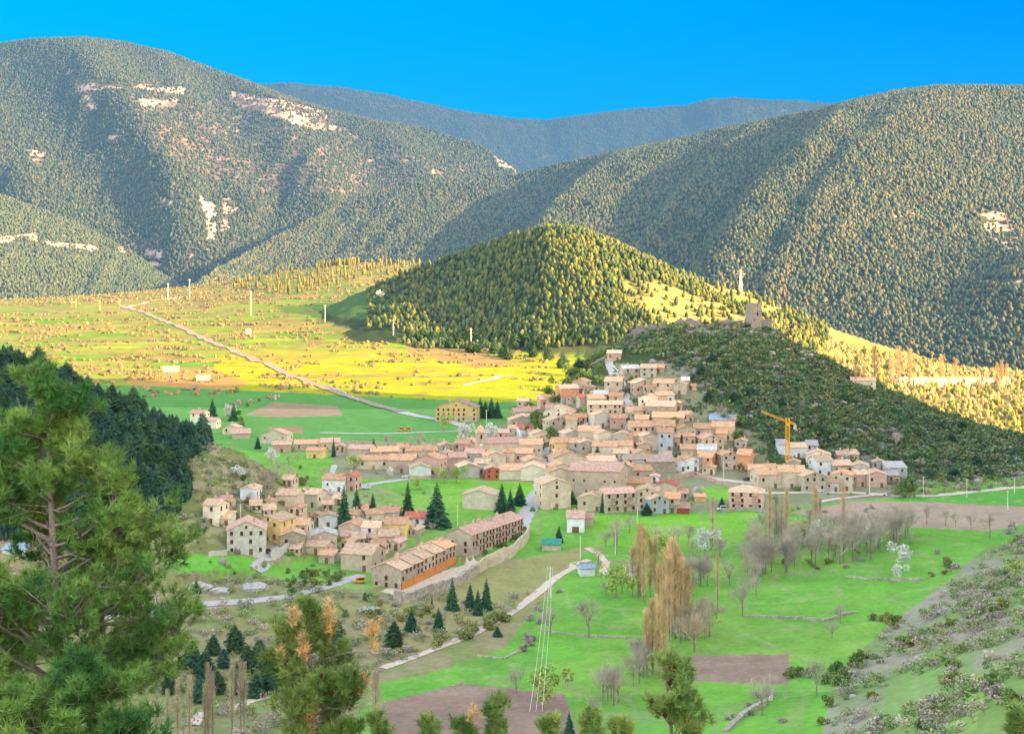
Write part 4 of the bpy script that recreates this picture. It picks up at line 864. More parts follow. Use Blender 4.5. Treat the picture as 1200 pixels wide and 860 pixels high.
for i, (x, y, w_, h_, ro) in enumerate([(700, 478, 17, 11, 'terra'), (664, 497, 15, 10, 'pale'), (740, 524, 15, 11, 'terra'), (712, 532, 16, 10, 'pale'), (690, 512, 14, 10, 'terra'), (752, 500, 14, 9, 'terra'), (775, 487, 16, 9, 'pale'), (640, 522, 14, 10, 'terra'), (700, 546, 15, 9, 'terra'), (727, 541, 16, 10, 'pale'),
        (755, 531, 14, 10, 'terra'), (788, 523, 15, 11, 'pale'), (808, 520, 14, 9, 'terra'), (772, 546, 14, 9, 'terra'), (555, 527, 15, 9, 'rose'), (540, 529, 15, 9, 'terra'), (524, 530, 15, 8, 'pale'), (596, 541, 13, 10, 'terra'), (580, 527, 14, 8, 'rose'), (686, 527, 14, 9, 'pale'), (657, 541, 14, 10, 'terra'), (735, 557, 14, 9, 'terra'), (660, 486, 14, 8, 'pale'), (616, 498, 14, 9, 'pale'), (628, 516, 13, 8, 'terra')]):
    H(x - w_ / 2, x + w_ / 2, y - h_, y, 9, (12, -10, 4, -16)[i % 4], 'xyx'[i % 3], ('stone', 'tan', 'tan', 'pink')[i % 4], ro, 1, 2, 'small stone house wedged between the packed roofs of the old village', group='small houses wedged between the roofs')
for i, (x, y, w_, h_, ro) in enumerate([(316, 606, 14, 9, 'pale'), (345, 604, 15, 9, 'terra'), (384, 600, 13, 9, 'pale'), (412, 612, 13, 9, 'terra'), (430, 628, 14, 9, 'pale'), (440, 650, 15, 9, 'terra'), (420, 640, 14, 9, 'pale'), (460, 645, 14, 9, 'rose'), (388, 636, 13, 8, 'terra'), (345, 650, 12, 7, 'pale'), (370, 612, 12, 8, 'terra'), (394, 592, 12, 8, 'pale'), (352, 622, 12, 8, 'pale'), (405, 644, 12, 8, 'terra'), (425, 606, 11, 8, 'terra'), (438, 638, 12, 8, 'pale'), (318, 596, 12, 8, 'terra'), (336, 570, 13, 8, 'pale'), (462, 622, 11, 8, 'terra'), (482, 628, 12, 7, 'pale'), (300, 600, 13, 8, 'pale'), (262, 596, 12, 9, 'rose')]):
    H(x - w_ / 2, x + w_ / 2, y - h_, y, 9, (12, -10, 4, -16)[i % 4], 'xyx'[i % 3], ('cream', 'tan', 'stone', 'tan')[i % 4], ro, 1, 2, 'small pale house filling a gap in the lower left cluster', group='small houses of the lower left cluster')
for i, (x, y, w_, h_, ro) in enumerate([(905, 556, 14, 7, 'terra'), (930, 550, 14, 8, 'pale'), (960, 551, 13, 8, 'pale'), (1000, 540, 13, 8, 'rose'), (1030, 550, 13, 8, 'pale'), (990, 565, 12, 8, 'terra'), (1048, 566, 13, 9, 'grey'), (868, 525, 13, 8, 'terra')]):
    H(x - w_ / 2, x + w_ / 2, y - h_, y, 9, (10, -12, 4)[i % 3], 'xyx'[i % 3], ('tan', 'grey', 'stone')[i % 3], ro, 1, 2, 'small pale house filling a gap at the right end of the village', group='small houses at the right end of the village')
for i, (x, y, w_, h_, ro) in enumerate([(648, 476, 13, 8, 'terra'), (690, 462, 12, 8, 'pale'), (700, 470, 12, 8, 'terra'), (722, 482, 12, 8, 'terra'), (745, 491, 13, 8, 'pale'), (760, 461, 12, 8, 'terra'), (776, 476, 12, 7, 'terra'), (792, 481, 12, 8, 'pale'), (806, 494, 13, 8, 'terra'), (828, 521, 12, 8, 'terra'), (820, 546, 12, 7, 'terra'), (612, 478, 12, 8, 'pale'), (622, 488, 12, 8, 'terra'), (670, 473, 12, 8, 'terra'), (590, 515, 12, 8, 'rose'), (602, 510, 12, 8, 'terra'),
        (860, 540, 12, 8, 'terra'), (690, 590, 12, 8, 'rose'), (700, 571, 12, 8, 'terra'), (830, 556, 13, 8, 'terra'), (726, 589, 12, 8, 'terra'), (800, 585, 11, 7, 'terra'), (398, 530, 12, 7, 'rose'), (470, 531, 12, 7, 'terra'), (500, 533, 12, 7, 'rose')]):
    H(x - w_ / 2, x + w_ / 2, y - h_, y, 8, (12, -10, 4, -16)[i % 4], 'xyx'[i % 3], ('tan', 'stone', 'pink', 'tan')[i % 4], ro, 1, 2, 'tiny tan house crowded in at the margins of the village roofs', group='tiny houses at the margins of the village')
# --- the hotel on the upper road
H(512, 557, 478, 494, 16, -6, 'y', 'yellow', 'brown', 3, 8, 'big mustard yellow hotel with brown gabled roof by the main road', stripe='tan', name='hotel', cat='hotel', rh=5.0, win='r')
# --- the row along the street, the big hall
for i, (x0, x1, yt, yb) in enumerate([(650, 686, 536, 552), (648, 671, 547, 562), (644, 669, 553, 570)]):
    H(x0, x1, yt, yb, 10, 14, 'y', 'tan', 'terra', 1, 2, ['large pale roofed house at the top of the street row', 'middle gable of the stepped row along the street', 'second gable from the front of the stepped row along the street'][i])
H(637, 668, 567, 596, 13, 16, 'y', 'tan', 'pale', 3, 1, 'tall front house of the stepped row by the street with dark balconies', balc=0)
H(669, 724, 552, 582, 20, -14, 'x', 'tan', 'rose', 1, 5, 'huge plain hall like building with rosy roof in the village centre', win='s', rh=3.2, chim=0)
H(690, 722, 541, 551, 11, 8, 'x', 'stone', 'pale', 1, 4, 'long stone house with small dark windows behind the huge hall')
H(725, 741, 547, 562, 9, -10, 'y', 'grey', 'terra', 1, 1, 'dull grey house right of the huge hall')
H(742, 764, 551, 562, 10, 8, 'x', 'stone', 'terra', 1, 2, 'stone house above the small white house right of centre')
H(762, 772, 559, 569, 8, -8, 'y', 'white', 'rose', 2, 1, 'small white gable between orange roofs right of centre')
H(727, 760, 566, 574, 11, -6, 'x', 'yellow', 'terra', 0, 2, 'low yellow house with wide orange roof behind the red balconies')
H(768, 792, 569, 584, 10, -12, 'y', 'tan', 'red', 1, 2, 'house with reddish roof behind the lowest houses')
H(710, 746, 578, 600, 12, 20, 'x', 'stone', 'rose', 3, 4, 'long three storey block with rows of dark red balconies', win='r', balc=4, name='apartment_block', cat='apartment block', rh=1.8)
H(746, 771, 576, 598, 12, -8, 'y', 'tan', 'pale', 3, 2, 'tan gable joined to the block with red balconies', win='w')
H(762, 784, 585, 602, 11, 16, 'y', 'blue', 'pale', 2, 2, 'bluish white gable house at the meadow edge beside a round blue spruce', win='o')
H(780, 796, 584, 601, 10, -8, 'x', 'stone', 'orange', 2, 1, 'stone house with red balconies and bright orange roof at the meadow edge', balc=2, win='r')
H(794, 807, 595, 602, 6, -8, 'shed', 'orange', 'rose', 1, 2, 'small orange garage building at the meadow edge', name='garage', cat='garage', gar=2, win='o', door=False, chim=0)
H(678, 706, 584, 599, 11, -14, 'y', 'tan', 'pale', 1, 2, 'cream tan house with pale roof below the huge hall')
H(708, 722, 580, 596, 9, 10, 'x', 'blue', 'rose', 1, 1, 'bluish wall with pinkish roof left of the red balconies')
H(665, 684, 607, 624, 11, -4, 'x', 'white', 'rose', 1, 1, 'white house with rosy roof and red garage alone below the village', gar=1, win='r')
H(685, 695, 607, 616, 7, -4, 'x', 'tan', 'rose', 0, 0, 'green clad lean-to attached to the lone white house', name='shed', cat='shed', door=False, chim=0)
H(543, 578, 580, 597, 13, -8, 'y', 'cream', 'pale', 0, 0, 'plain beige windowless barn in the green beside the big dark fir', name='barn', cat='barn', door=False, chim=0, rh=2.2)
# --- lower left quarter
H(266, 311, 621, 650, 15, 8, 'y', 'grey', 'rose', 3, 4, 'big grey hotel like building with pink roof facing the small lawn', name='guest_house', cat='guest house', win='w', rh=3.4, stripe=None)
H(298, 330, 610, 632, 13, -20, 'y', 'yellow', 'pale', 2, 2, 'yellowish gabled house right behind the big grey guest house', win='o')
H(331, 360, 615, 628, 11, -8, 'x', 'cream', 'terra', 1, 3, 'cream house with orange roof and dark side loggia, lower left quarter')
H(328, 357, 627, 645, 11, 12, 'y', 'stone', 'pale', 1, 2, 'stone gable with a porch above the bushy bank', win='r')
H(366, 395, 627, 646, 12, 10, 'y', 'stone', 'white', 0, 1, 'stone house with whitish roof ridge and orange side panel')
H(357, 383, 640, 650, 9, -12, 'x', 'tan', 'pale', 1, 1, 'small pale roofed house in front of the whitish ridge')
H(373, 392, 650, 660, 8, -14, 'x', 'stone', 'terra', 0, 1, 'low stone lean-to with orange roof at the bank edge')
H(281, 300, 573, 588, 10, -6, 'y', 'white', 'pale', 1, 1, 'clean white cottage alone on the slope, left quarter')
H(237, 257, 592, 614, 10, -14, 'x', 'cream', 'pale', 2, 1, 'cream two floor house leftmost in the lower quarter, beside the pine', win='r')
H(251, 270, 607, 616, 8, -6, 'shed', 'cream', 'pale', 0, 2, 'low cream annexe right of the leftmost cream house')
H(323, 349, 580, 594, 11, -8, 'x', 'tan', 'pale', 1, 2, 'tan house with dark garage opening in the upper part of the left quarter', gar=1)
H(349, 372, 579, 594, 11, -22, 'x', 'cream', 'pale', 1, 2, 'cream house with red eaves next to the dark garage house', win='r')
H(372, 393, 581, 590, 10, 12, 'y', 'white', 'brown', 0, 1, 'white gable with greyish brown roof behind the tall conifers')
H(377, 404, 562, 576, 12, -6, 'x', 'white', 'terra', 1, 2, 'large house with white lower wall and orange roof near the winding lane')
H(400, 416, 558, 575, 9, -18, 'y', 'pink', 'red', 2, 2, 'pink house with raised red roof beside the winding lane', win='r')
H(373, 396, 606, 618, 9, 6, 'y', 'white', 'pale', 1, 1, 'whitish house with arched front between conifers')
H(397, 424, 617, 630, 11, -12, 'y', 'tan', 'terra', 0, 2, 'tan gable below the pair of tall conifers')
H(408, 421, 603, 609, 8, 0, 'x', 'pink', 'terra', 0, 1, 'small roof peeping out right of the tall conifers')
H(424, 443, 618, 634, 9, -8, 'x', 'white', 'pale', 2, 1, 'white sided house in the middle of the lower cluster')
H(430, 449, 602, 615, 9, 8, 'hip', 'cream', 'terra', 1, 2, 'cream hip roofed house at the top of the lower cluster')
H(447, 467, 600, 610, 9, 0, 'x', 'grey', 'terra', 0, 1, 'grey house with orange roof left of the thin dark conifer')
H(475, 503, 607, 616, 9, -4, 'x', 'white', 'red', 1, 3, 'white house with bright red orange roof beside the big dark fir')
H(449, 474, 614, 631, 10, -10, 'x', 'yellow', 'terra', 1, 2, 'yellow ochre house in the lower cluster with a lawn before it')
H(445, 467, 628, 640, 9, 6, 'x', 'pink', 'pale', 1, 1, 'low rosy house just below the yellow ochre house')
H(400, 435, 649, 669, 13, -16, 'x', 'tan', 'pale', 2, 2, 'large tan house with red awning left of the terraced row', win='r')
H(400, 411, 628, 636, 8, 0, 'x', 'orange', 'rose', 0, 1, 'little orange brown house beside the tan gable')
# terraced row of five with orange garages
A = hit(470, 692); B = hit(534, 659); dv = Vector((B.x - A.x, B.y - A.y)); th = math.degrees(math.atan2(dv.y, dv.x)); LN = dv.length
for i in range(5):
    c = Vector((A.x + dv.x * (i + .5) / 5, A.y + dv.y * (i + .5) / 5)); zz = A.z + (B.z - A.z) * i / 5 + .2
    lab = ['frontmost house of the terraced row with a full grey gable and red windows', 'second house from the front in the stepped terraced row', 'middle house of the stepped terraced row', 'fourth house from the front in the stepped terraced row', 'rearmost house of the stepped terraced row with the orange roof'][i]
    t = house('terraced_house', lab, 'terraced house', Vector((c.x, c.y, zz)), LN / 5 - .05, 12.5, 7.4, th, 'x', 'stone', 'pale' if i < 4 else 'orange', 3, 3, side=-1, win='r', gar=2, door=False, rh=2.2, found=6, chim=2, stripe=None, sidecols=3)
    m = MB(); m.box(-LN / 10 + .1, LN / 10 - .1, -6.56, -6.504, 0, 2.75); m.build('ground_floor_cladding', M['wood_orange'], t)
A = hit(553, 652); B = hit(613, 625); dv = Vector((B.x - A.x, B.y - A.y)); th = math.degrees(math.atan2(dv.y, dv.x)); LN = dv.length; c = (A + B) / 2
T = house('row_block', 'long pink roofed block with repeated dark balconies behind the curved retaining wall', 'housing block', Vector((c.x, c.y, min(A.z, c.z) + .6)), LN, 12, 8.0, th, 'x', 'tan', 'rose', 3, 16, side=-1, win='r', door=False, rh=2.4, chim=9, found=8)
nb_ = int(LN / 6)
for k in range(nb_): inst('balcony', BALC, T, (-LN / 2 + 3 + k * (LN - 6) / (nb_ - 1), -6, 2.9)); inst('balcony', BALC, T, (-LN / 2 + 3 + k * (LN - 6) / (nb_ - 1), -6, 5.6))
print('rows', th, LN)
# little sheds
H(636, 656, 638, 645, 5, -4, 'shed', 'stone', 'green', 0, 1, 'low shed with bright green roof above the track', name='shed', cat='shed', chim=0)
H(681, 697, 666, 675, 5, 10, 'x', 'white', 'blue', 0, 1, 'white shed with pale turquoise roof beside the track loop', name='shed', cat='shed', chim=0)
H(734, 750, 669, 676, 5, -8, 'shed', 'white', 'white', 0, 0, 'white canopy shed at the right end of the track loop', name='shed', cat='shed', chim=0, door=False)
H(815, 827, 583, 588, 4, 0, 'shed', 'yellow', 'orange', 0, 1, 'small open shed with orange roof in the walled garden', name='shed', cat='shed', chim=0)
# sunlit houses beyond the castle hill
for i, (x, w_, lab) in enumerate([(1012, 26, 'sunlit barn with long tan roof beyond the castle hill'), (1062, 14, 'first pale house of the sunlit row from the left'), (1080, 16, 'second pale house of the sunlit row from the left'), (1100, 18, 'third pale house of the sunlit row from the left'),
        (1121, 16, 'fourth pale house of the sunlit row from the left'), (1141, 18, 'fifth pale house of the sunlit row from the left'), (1161, 14, 'sixth pale house of the sunlit row from the left'), (1178, 12, 'last pale house of the sunlit row, next to golden poplars')]):
    H(x - w_ / 2, x + w_ / 2, 446 - (1 if i else 0), 453 if i else 456, 9, (-8, 6, 0)[i % 3], 'x', 'cream' if i != 3 else 'white', 'pale' if i else 'terra', 1, 3, lab)
# greenish white shed seen at the left through the pine
H(2, 30, 645, 652, 6, 0, 'shed', 'white', 'blue', 0, 0, 'pale blue roofed shed glimpsed through the big pine at the left edge', name='shed', cat='shed', chim=0, door=False)
# farm ruins on the plateau
for i, (x, y, w_) in enumerate([(238, 447, 16), (200, 436, 18), (1104, 0, 0), (294, 391, 7)][:2] + [(291, 392, 6)]):
    H(x - w_ / 2, x + w_ / 2, y - 5, y, 7, 8, 'x', 'stone', 'pale', 0, 1, ['pale tumbledown farm at the corner of the tilled sunlit patch', 'low pale stone farm wall building above the tilled sunlit patch', 'tiny pale hut in the middle of the sunlit plateau meadows'][i], name='farm_building' if i < 2 else 'hut', cat='farm building' if i < 2 else 'hut', chim=0, door=False)
# ------------------------------------------------------------------ church tower, apse, castle
b = hit(563, 541); sc = b.y / F
t = empty('church_tower', Vector((b.x, b.y + 3, b.z)), R(10)); tag(t, 'square stone bell tower with pinkish pyramid roof rising over the village', 'church tower')
w_ = 2.6; hb = 34 * sc
m = MB(); m.box(-w_, w_, -w_, w_, -4, hb * .66); m.box(-w_ - .15, w_ + .15, -w_ - .15, w_ + .15, hb * .66, hb * .68); m.box(-w_ + .1, w_ - .1, -w_ + .1, w_ - .1, hb * .68, hb); m.build('wall', M['tan'], t)
m = MB(); e = w_ + .35
for a, c in (((-e, -e), (e, -e)), ((e, -e), (e, e)), ((e, e), (-e, e)), ((-e, e), (-e, -e))): m.poly([(a[0], a[1], hb), (c[0], c[1], hb), (0, 0, hb + 4.4)])
m.poly([(-e, -e, hb), (-e, e, hb), (e, e, hb), (e, -e, hb)]); m.build('roof', M['r_rose'], t)
m = MB(); m.box(-.5, .5, -w_ + .02, -w_ + .1, hb * .78, hb * .93); mo_ = m.mesh('belfry_opening', M['glass'])
inst('belfry_opening', mo_, t); inst('belfry_opening', mo_, t, rz=R(-90)); inst('belfry_opening', mo_, t, rz=R(90))
m = MB(); m.bar((0, -w_ - .12, hb * .58), (0, -w_, hb * .58), .7, .7, 12); m.build('clock_face', M['white'], t)
b = hit(597, 545); t = empty('church_apse', Vector((b.x, b.y + 4, b.z))); tag(t, 'round tan apse with shallow conical roof below the church', 'church apse')
m = MB(); m.bar((0, 0, -3), (0, 0, 6.5), 3.4, 3.4, 16); m.build('wall', M['tan'], t); m = MB(); m.bar((0, 0, 6.5), (0, 0, 8.2), 3.8, .3, 16); m.build('roof', M['r_terra'], t)
# castle
b = hit(883, 384); b = Vector((b.x, 948.0, float(zat(b.x, 948)))); sc = b.y / F
t = empty('castle_tower', b, R(18)); tag(t, 'ruined square castle tower with dark openings on the hilltop', 'castle tower')
m = MB(); q = 3.9; ht = 28 * sc; wl = 1.0
for (x0, x1, y0, y1, hh_) in ((-q, q, -q, -q + wl, ht), (-q, q, q - wl, q, ht * .98), (-q, -q + wl, -q + wl, q - wl, ht * .97), (q - wl, q, -q + wl, q - wl, ht * .95)): m.box(x0, x1, y0, y1, -3, hh_)
for x in (-3.4, -1.9, 0.1, 2.0): m.box(x, x + 1.1 + .2 * (x > 0), -q + .003, -q + wl - .003, ht, ht + .55 + (.3 if x > 1 else 0))
m.build('wall', M['ruin'], t)
m = MB(); m.box(.4, 1.7, -q - .03, -q, ht * .50, ht * .66); m.box(-1.6, -1.0, -q - .03, -q, ht * .28, ht * .36); m.box(.6, 1.2, -q - .03, -q, ht * .9, ht * .97); m.build('opening', M['glass'], t)
def wallrun(name, pix, h, th, material, label, cat, ragged=0.3, yfix=None, group=None):
    P = [hit(*p) for p in pix]
    if yfix: P = [Vector(((p[0] - CX) / F * yfix, yfix, float(zat((p[0] - CX) / F * yfix, yfix)))) for p in pix]
    Q = resample([Vector((p.x, p.y)) for p in P], 1.6 if h > 2 else 2.4); o0 = Vector((Q[0].x, Q[0].y, float(zat(Q[0].x, Q[0].y))))
    m = MB(); rr = random.Random(len(Q)); hs = [h * (1 + ragged * (fb - .5) * 2) for fb in vnoise(np.arange(len(Q)) * .45, np.zeros(len(Q)), 5)]
    L = []
    for i, p in enumerate(Q):
        a = Q[max(i - 1, 0)]; c = Q[min(i + 1, len(Q) - 1)]; tt = (c - a).normalized(); s = Vector((-tt.y, tt.x)) * th / 2
        zz = float(zat(p.x, p.y)); hh_ = hs[i] + rr.uniform(-.06, .06) * h
        L.append([(p.x - s.x - o0.x, p.y - s.y - o0.y, zz - 1.0 - o0.z), (p.x + s.x - o0.x, p.y + s.y - o0.y, zz - 1.0 - o0.z), (p.x + s.x * .8 - o0.x, p.y + s.y * .8 - o0.y, zz + hh_ - o0.z), (p.x - s.x * .8 - o0.x, p.y - s.y * .8 - o0.y, zz + hh_ - o0.z)])
    for r_ in L: m.v += r_
    for i in range(len(L) - 1):
        for k in range(4): j = (k + 1) % 4; m.f.append((i * 4 + k, i * 4 + j, i * 4 + 4 + j, i * 4 + 4 + k)); m.m.append(0)
    m.f.append((0, 3, 2, 1)); m.m.append(0); e_ = (len(L) - 1) * 4; m.f.append((e_, e_ + 1, e_ + 2, e_ + 3)); m.m.append(0)
    o = m.build(name, material); o.location = o0; return tag(o, label, cat, group)
wallrun('castle_wall', [(890, 0), (897, 0), (904, 0)], 7.5, 1.4, M['ruin'], 'broken stone wall joined to the right of the castle tower', 'wall', .35, 949)
wallrun('castle_wall', [(903, 0), (912, 0), (922, 0)], 3.0, 1.2, M['ruin'], 'low remnant of wall stepping down right of the castle', 'wall', .6, 949)
wallrun('castle_wall', [(724, 0), (742, 0), (765, 0), (800, 0), (822, 0)], 5.0, 1.6, M['ruin'], 'long jagged grey ruin wall on the left crest of the castle hill', 'wall', .8, 946)
wallrun('castle_wall', [(826, 0), (850, 0), (872, 0)], 3.4, 1.4, M['ruin'], 'low jagged ruin wall between the crest wall and the castle tower', 'wall', .9, 946)
# retaining walls and garden walls
wallrun('retaining_wall', [(462, 702), (480, 706), (510, 697), (540, 684), (560, 672)], 4.0, 1.6, M['drystone'], 'rough boulder retaining wall below the terraced row', 'retaining wall', .25)
wallrun('retaining_wall', [(560, 672), (572, 664), (590, 655), (606, 646), (616, 637), (620, 628)], 4.6, .8, M['tan'], 'tall smooth curved wall below the long pink roofed block', 'retaining wall', .03)
wallrun('retaining_wall', [(318, 655), (328, 652), (338, 645)], 3.2, .6, M['concrete'], 'plain ramp wall right of the big grey guest house', 'retaining wall', .05)
wallrun('garden_wall', [(245, 652), (266, 650)], 2.0, .5, M['concrete'], 'low grey wall left of the big grey guest house', 'wall', .05)
wallrun('garden_wall', [(845, 600), (870, 598), (895, 600), (920, 602)], 1.8, .6, M['drystone'], 'stone wall in front of the pink apartment house', 'wall', .15)
wallrun('garden_wall', [(790, 562), (815, 557), (840, 567), (866, 574)], 2.2, .6, M['pink'], 'curved pinkish wall above the small lawn at right of the village', 'wall', .05)
wallrun('dry_stone_wall', [(870, 722), (900, 723), (935, 725), (965, 728), (985, 722), (1005, 718)], 0.7, .9, M['drystone'], 'long thin dry stone wall crossing the meadow behind the brown plot', 'wall', .6)
wallrun('dry_stone_wall', [(990, 675), (1015, 679), (1045, 680), (1080, 680)], 0.7, 1.0, M['drystone'], 'short dry stone wall beside the blossoming tree in the right meadow', 'wall', .6)
wallrun('dry_stone_wall', [(632, 738), (660, 742), (700, 746), (745, 748)], 0.45, .7, M['drystone'], 'pale low wall dividing the bright and the darker green meadow', 'wall', .4)
wallrun('dry_stone_wall', [(560, 768), (590, 772), (612, 762)], 0.6, 1.0, M['drystone'], 'short curved stone bank at the left tip of the meadow', 'wall', .6)
wallrun('dry_stone_wall', [(850, 858), (870, 840), (895, 826), (905, 812)], 1.0, 1.5, M['drystone'], 'crumbling stone bank at the bottom of the right meadows', 'wall', .6)
wallrun('dry_stone_wall', [(920, 672), (945, 671), (960, 668)], .5, .7, M['drystone'], 'faint wall stub at the corner of the upper right meadow', 'wall', .6)
wallrun('dry_stone_wall', [(890, 532), (860, 540), (905, 545)][:2], 1.2, .8, M['drystone'], 'terrace wall on the slope left of the crane', 'wall', .3)
wallrun('dry_stone_wall', [(1020, 532), (1050, 530), (1070, 538)], 1.4, 1.0, M['drystone'], 'pale terrace wall above the right end of the village', 'wall', .5)
wallrun('dry_stone_wall', [(378, 452), (400, 459), (420, 470)], 1.0, 1.0, M['limestone'], 'white edged roadside wall beside the sunlit main road', 'wall', .5)
wallrun('ruin', [(1038, 560), (1050, 561), (1063, 560)], 3.5, 1.2, M['limestone'], 'grey rubble ruin at the far right end of the village', 'ruin', .3)
# rock outcrops left
def boulder(px, py, s, lab):
    b = hit(px, py); r = np.random.default_rng(int(px)); n = 9; m = MB(); V = []
    for lv, (rad, z) in enumerate(((1, -.3), (1.0, .25), (.75, .55), (.35, .75))):
        for i in range(n): a = 2 * math.pi * i / n; q = rad * (.75 + r.random() * .5); V.append((math.cos(a) * q * s * 1.6, math.sin(a) * q * s, (z + (r.random() - .5) * .18) * s * .9))
    m.v = V
    for lv in range(3):
        for i in range(n): j = (i + 1) % n; a0 = lv * n; m.f.append((a0 + i, a0 + j, a0 + n + j, a0 + n + i)); m.m.append(0)
    m.f.append(tuple(3 * n + i for i in range(n))); m.m.append(0)
    o = m.build('boulder', M['limestone']); o.location = b; tag(o, lab, 'boulder')
boulder(298, 690, 3.4, 'big pale rock outcrop below the small lawn, right one'); boulder(232, 690, 3.5, 'pale rock outcrop below the small lawn, left one'); boulder(258, 694, 2.6, 'flat rock between the two big outcrops below the lawn'); boulder(432, 716, 2.6, 'pale rock under the front of the terraced row')
# ------------------------------------------------------------------ crane
b = hit(923, 545); sc = b.y / F; t = empty('tower_crane', b, R(0)); tag(t, 'yellow tower crane standing over the building site', 'crane')
hm = 55 * sc; m = MB(); q = .9
for sx in (-q, q):
    for sy in (-q, q): m.bar((sx, sy, 0), (sx, sy, hm), .17, .17, 4)
k_ = 14
for i in range(k_):
    z0, z1 = hm * i / k_, hm * (i + 1) / k_
    for (a, c) in (((-q, -q), (q, -q)), ((q, -q), (q, q)), ((q, q), (-q, q)), ((-q, q), (-q, -q))): m.bar((*a, z0), (*c, z1), .09, .09, 3); m.bar((*a, z1), (*c, z1), .09, .09, 3)
m.build('mast', M['crane'], t)
def jib(p0, p1, r, m):
    p0, p1 = Vector(p0), Vector(p1); n = 12
    for s in (Vector((0, -r, 0)), Vector((0, r, 0)), Vector((0, 0, r * 1.5))): m.bar(p0 + s, p1 + s, .14, .14, 4)
    for i in range(n):
        a = p0 + (p1 - p0) * i / n; c = p0 + (p1 - p0) * (i + 1) / n
        m.bar(a + Vector((0, -r, 0)), c + Vector((0, 0, r * 1.5)), .07, .07, 3); m.bar(a + Vector((0, 0, r * 1.5)), c + Vector((0, -r, 0)), .07, .07, 3); m.bar(a + Vector((0, r, 0)), c + Vector((0, 0, r * 1.5)), .07, .07, 3)
m = MB(); jib((-.5, 0, hm - 2.2), (-30 * sc, 3, hm + 3.0), .7, m); m.build('jib', M['crane'], t)
m = MB(); jib((.5, 0, hm - 2.4), (9 * sc, -1, hm - 3.6), .6, m); m.build('counter_jib', M['crane'], t)
m = MB(); m.box(7 * sc, 10 * sc, -1.4, .4, hm - 6.0, hm - 3.6); m.build('counterweight', M['concrete'], t)
m = MB(); m.box(-.7, .9, -1.9, -.9, hm - 4.0, hm - 2.2); m.build('cab', M['crane'], t)
m = MB(); m.box(-2.6, 2.6, -2.6, 2.6, -1.5, .8); m.build('base_block', M['concrete'], t)
# ------------------------------------------------------------------ poles and pylons
def pole(px, py0, py1, lab, lattice=False, w=.15, Y=None, grp=None):
    b = hit(px, py1)
    if Y: b = Vector(((px - CX) / F * Y, Y, CZ - (py1 - HZ) / F * Y))
    h = (py1 - py0) * b.y / F; t = empty('pylon' if lattice else 'power_pole', b); tag(t, lab, 'pylon' if lattice else 'power pole', grp)
    m = MB(); w = w * max(1, b.y / 700)
    if lattice:
        q = h * .07
        for sx in (-1, 1):
            for sy in (-1, 1): m.bar((sx * q, sy * q, -1), (sx * q * .25, sy * q * .25, h), w * .6, w * .5, 4)
        for i in range(9):
            z0, z1 = h * i / 9, h * (i + 1) / 9; a0 = q * (1 - .75 * i / 9); a1 = q * (1 - .75 * (i + 1) / 9)
            for s in (-1, 1): m.bar((-s * a0, -a0, z0), (s * a1, -a1, z1), w * .35, w * .35, 3); m.bar((-s * a0, a0, z0), (s * a1, a1, z1), w * .35, w * .35, 3)
        m.build('mast', M['pole'], t); a = MB()
        for z, l in ((h * .93, h * .13), (h * .82, h * .2), (h * .71, h * .13)): a.bar((-l, 0, z), (l, 0, z), w * .5, w * .4, 4)
        a.build('cross_arm', M['pole'], t)
    else:
        m.bar((0, 0, -1), (0, 0, h), w * 1.15, w * .8, 6); m.build('mast', M['pole'], t)
        a = MB(); a.box(-w * 4, w * 4, -w * .6, w * .6, h * .93, h * .93 + w * .9)
        for x in (-3.5, 0, 3.5): a.box(x * w - w * .35, x * w + w * .35, -w * .4, w * .4, h * .93 + w * .9, h * .93 + w * 2.2)
        a.build('cross_arm', M['metal'], t)
    return t, b, h
pole(868, 316, 345, 'tall lattice pylon on the saddle right of the round hill', True, .16)
pole(222, 327, 349, 'white pole on the plateau skyline, right one of the skyline pair'); pole(197, 332, 350, 'white pole on the plateau skyline, left one of the skyline pair')
pole(294, 341, 370, 'tall white pole on the meadow right of the skyline pair'); pole(381, 357, 378, 'white pole at the edge of the shadowed meadow'); pole(461, 374, 393, 'white pole below the shadowed meadow near leafless trees'); pole(552, 384, 412, 'white pole in front of the pine wood foot')
pole(747, 594, 612, 'slim pole beside the lowest houses') ; pole(721, 620, 650, 'pale pole on the lawn above the track loop'); pole(1019, 548, 578, 'white pole before the last pinkish gable')
pole(1082, 558, 583, 'first pole of the roadside line right of the village'); pole(1133, 562, 583, 'middle pole of the roadside line right of the village'); pole(1189, 560, 578, 'last pole of the roadside line right of the village')
pole(1181, 575, 597, 'thin pole standing in the upper right green field'); pole(282, 590, 618, 'white lamp like pole right of the leftmost cream house'); pole(182, 698, 716, 'short grey pole beside the lower left road')
pole(848, 540, 565, 'pole beside the road left of the detached house'); pole(570, 480, 500, 'pole right of the mustard hotel'); pole(536, 591, 616, 'pole between the big fir and the beige barn'); pole(680, 628, 655, 'wooden looking pole at the top of the track')
pole(645, 664, 700, 'tall pale pole where three sagging wires start', w=.2)
# wires from that pole down to the poplars' foot (three thin cables)
a = hit(645, 700); a.z += 36 * a.y / F; c = hit(628, 862); c.z += 6
for i, dx in enumerate((-1.0, 0, 1.0)):
    m = MB(); P = [a + (c - a) * (k / 14) + Vector((dx * (1 + .5 * k / 14), 0, -2.5 * math.sin(math.pi * k / 14))) for k in range(15)]
    o0 = P[0].copy(); m.tube([p - o0 for p in P], [.05] * 15, 4); o = m.build('power_line', M['pole']); o.location = o0; tag(o, ['left cable of the three pale power cables over the meadow', 'middle cable of the three pale power cables over the meadow', 'right cable of the three pale power cables over the meadow'][i], 'power line')
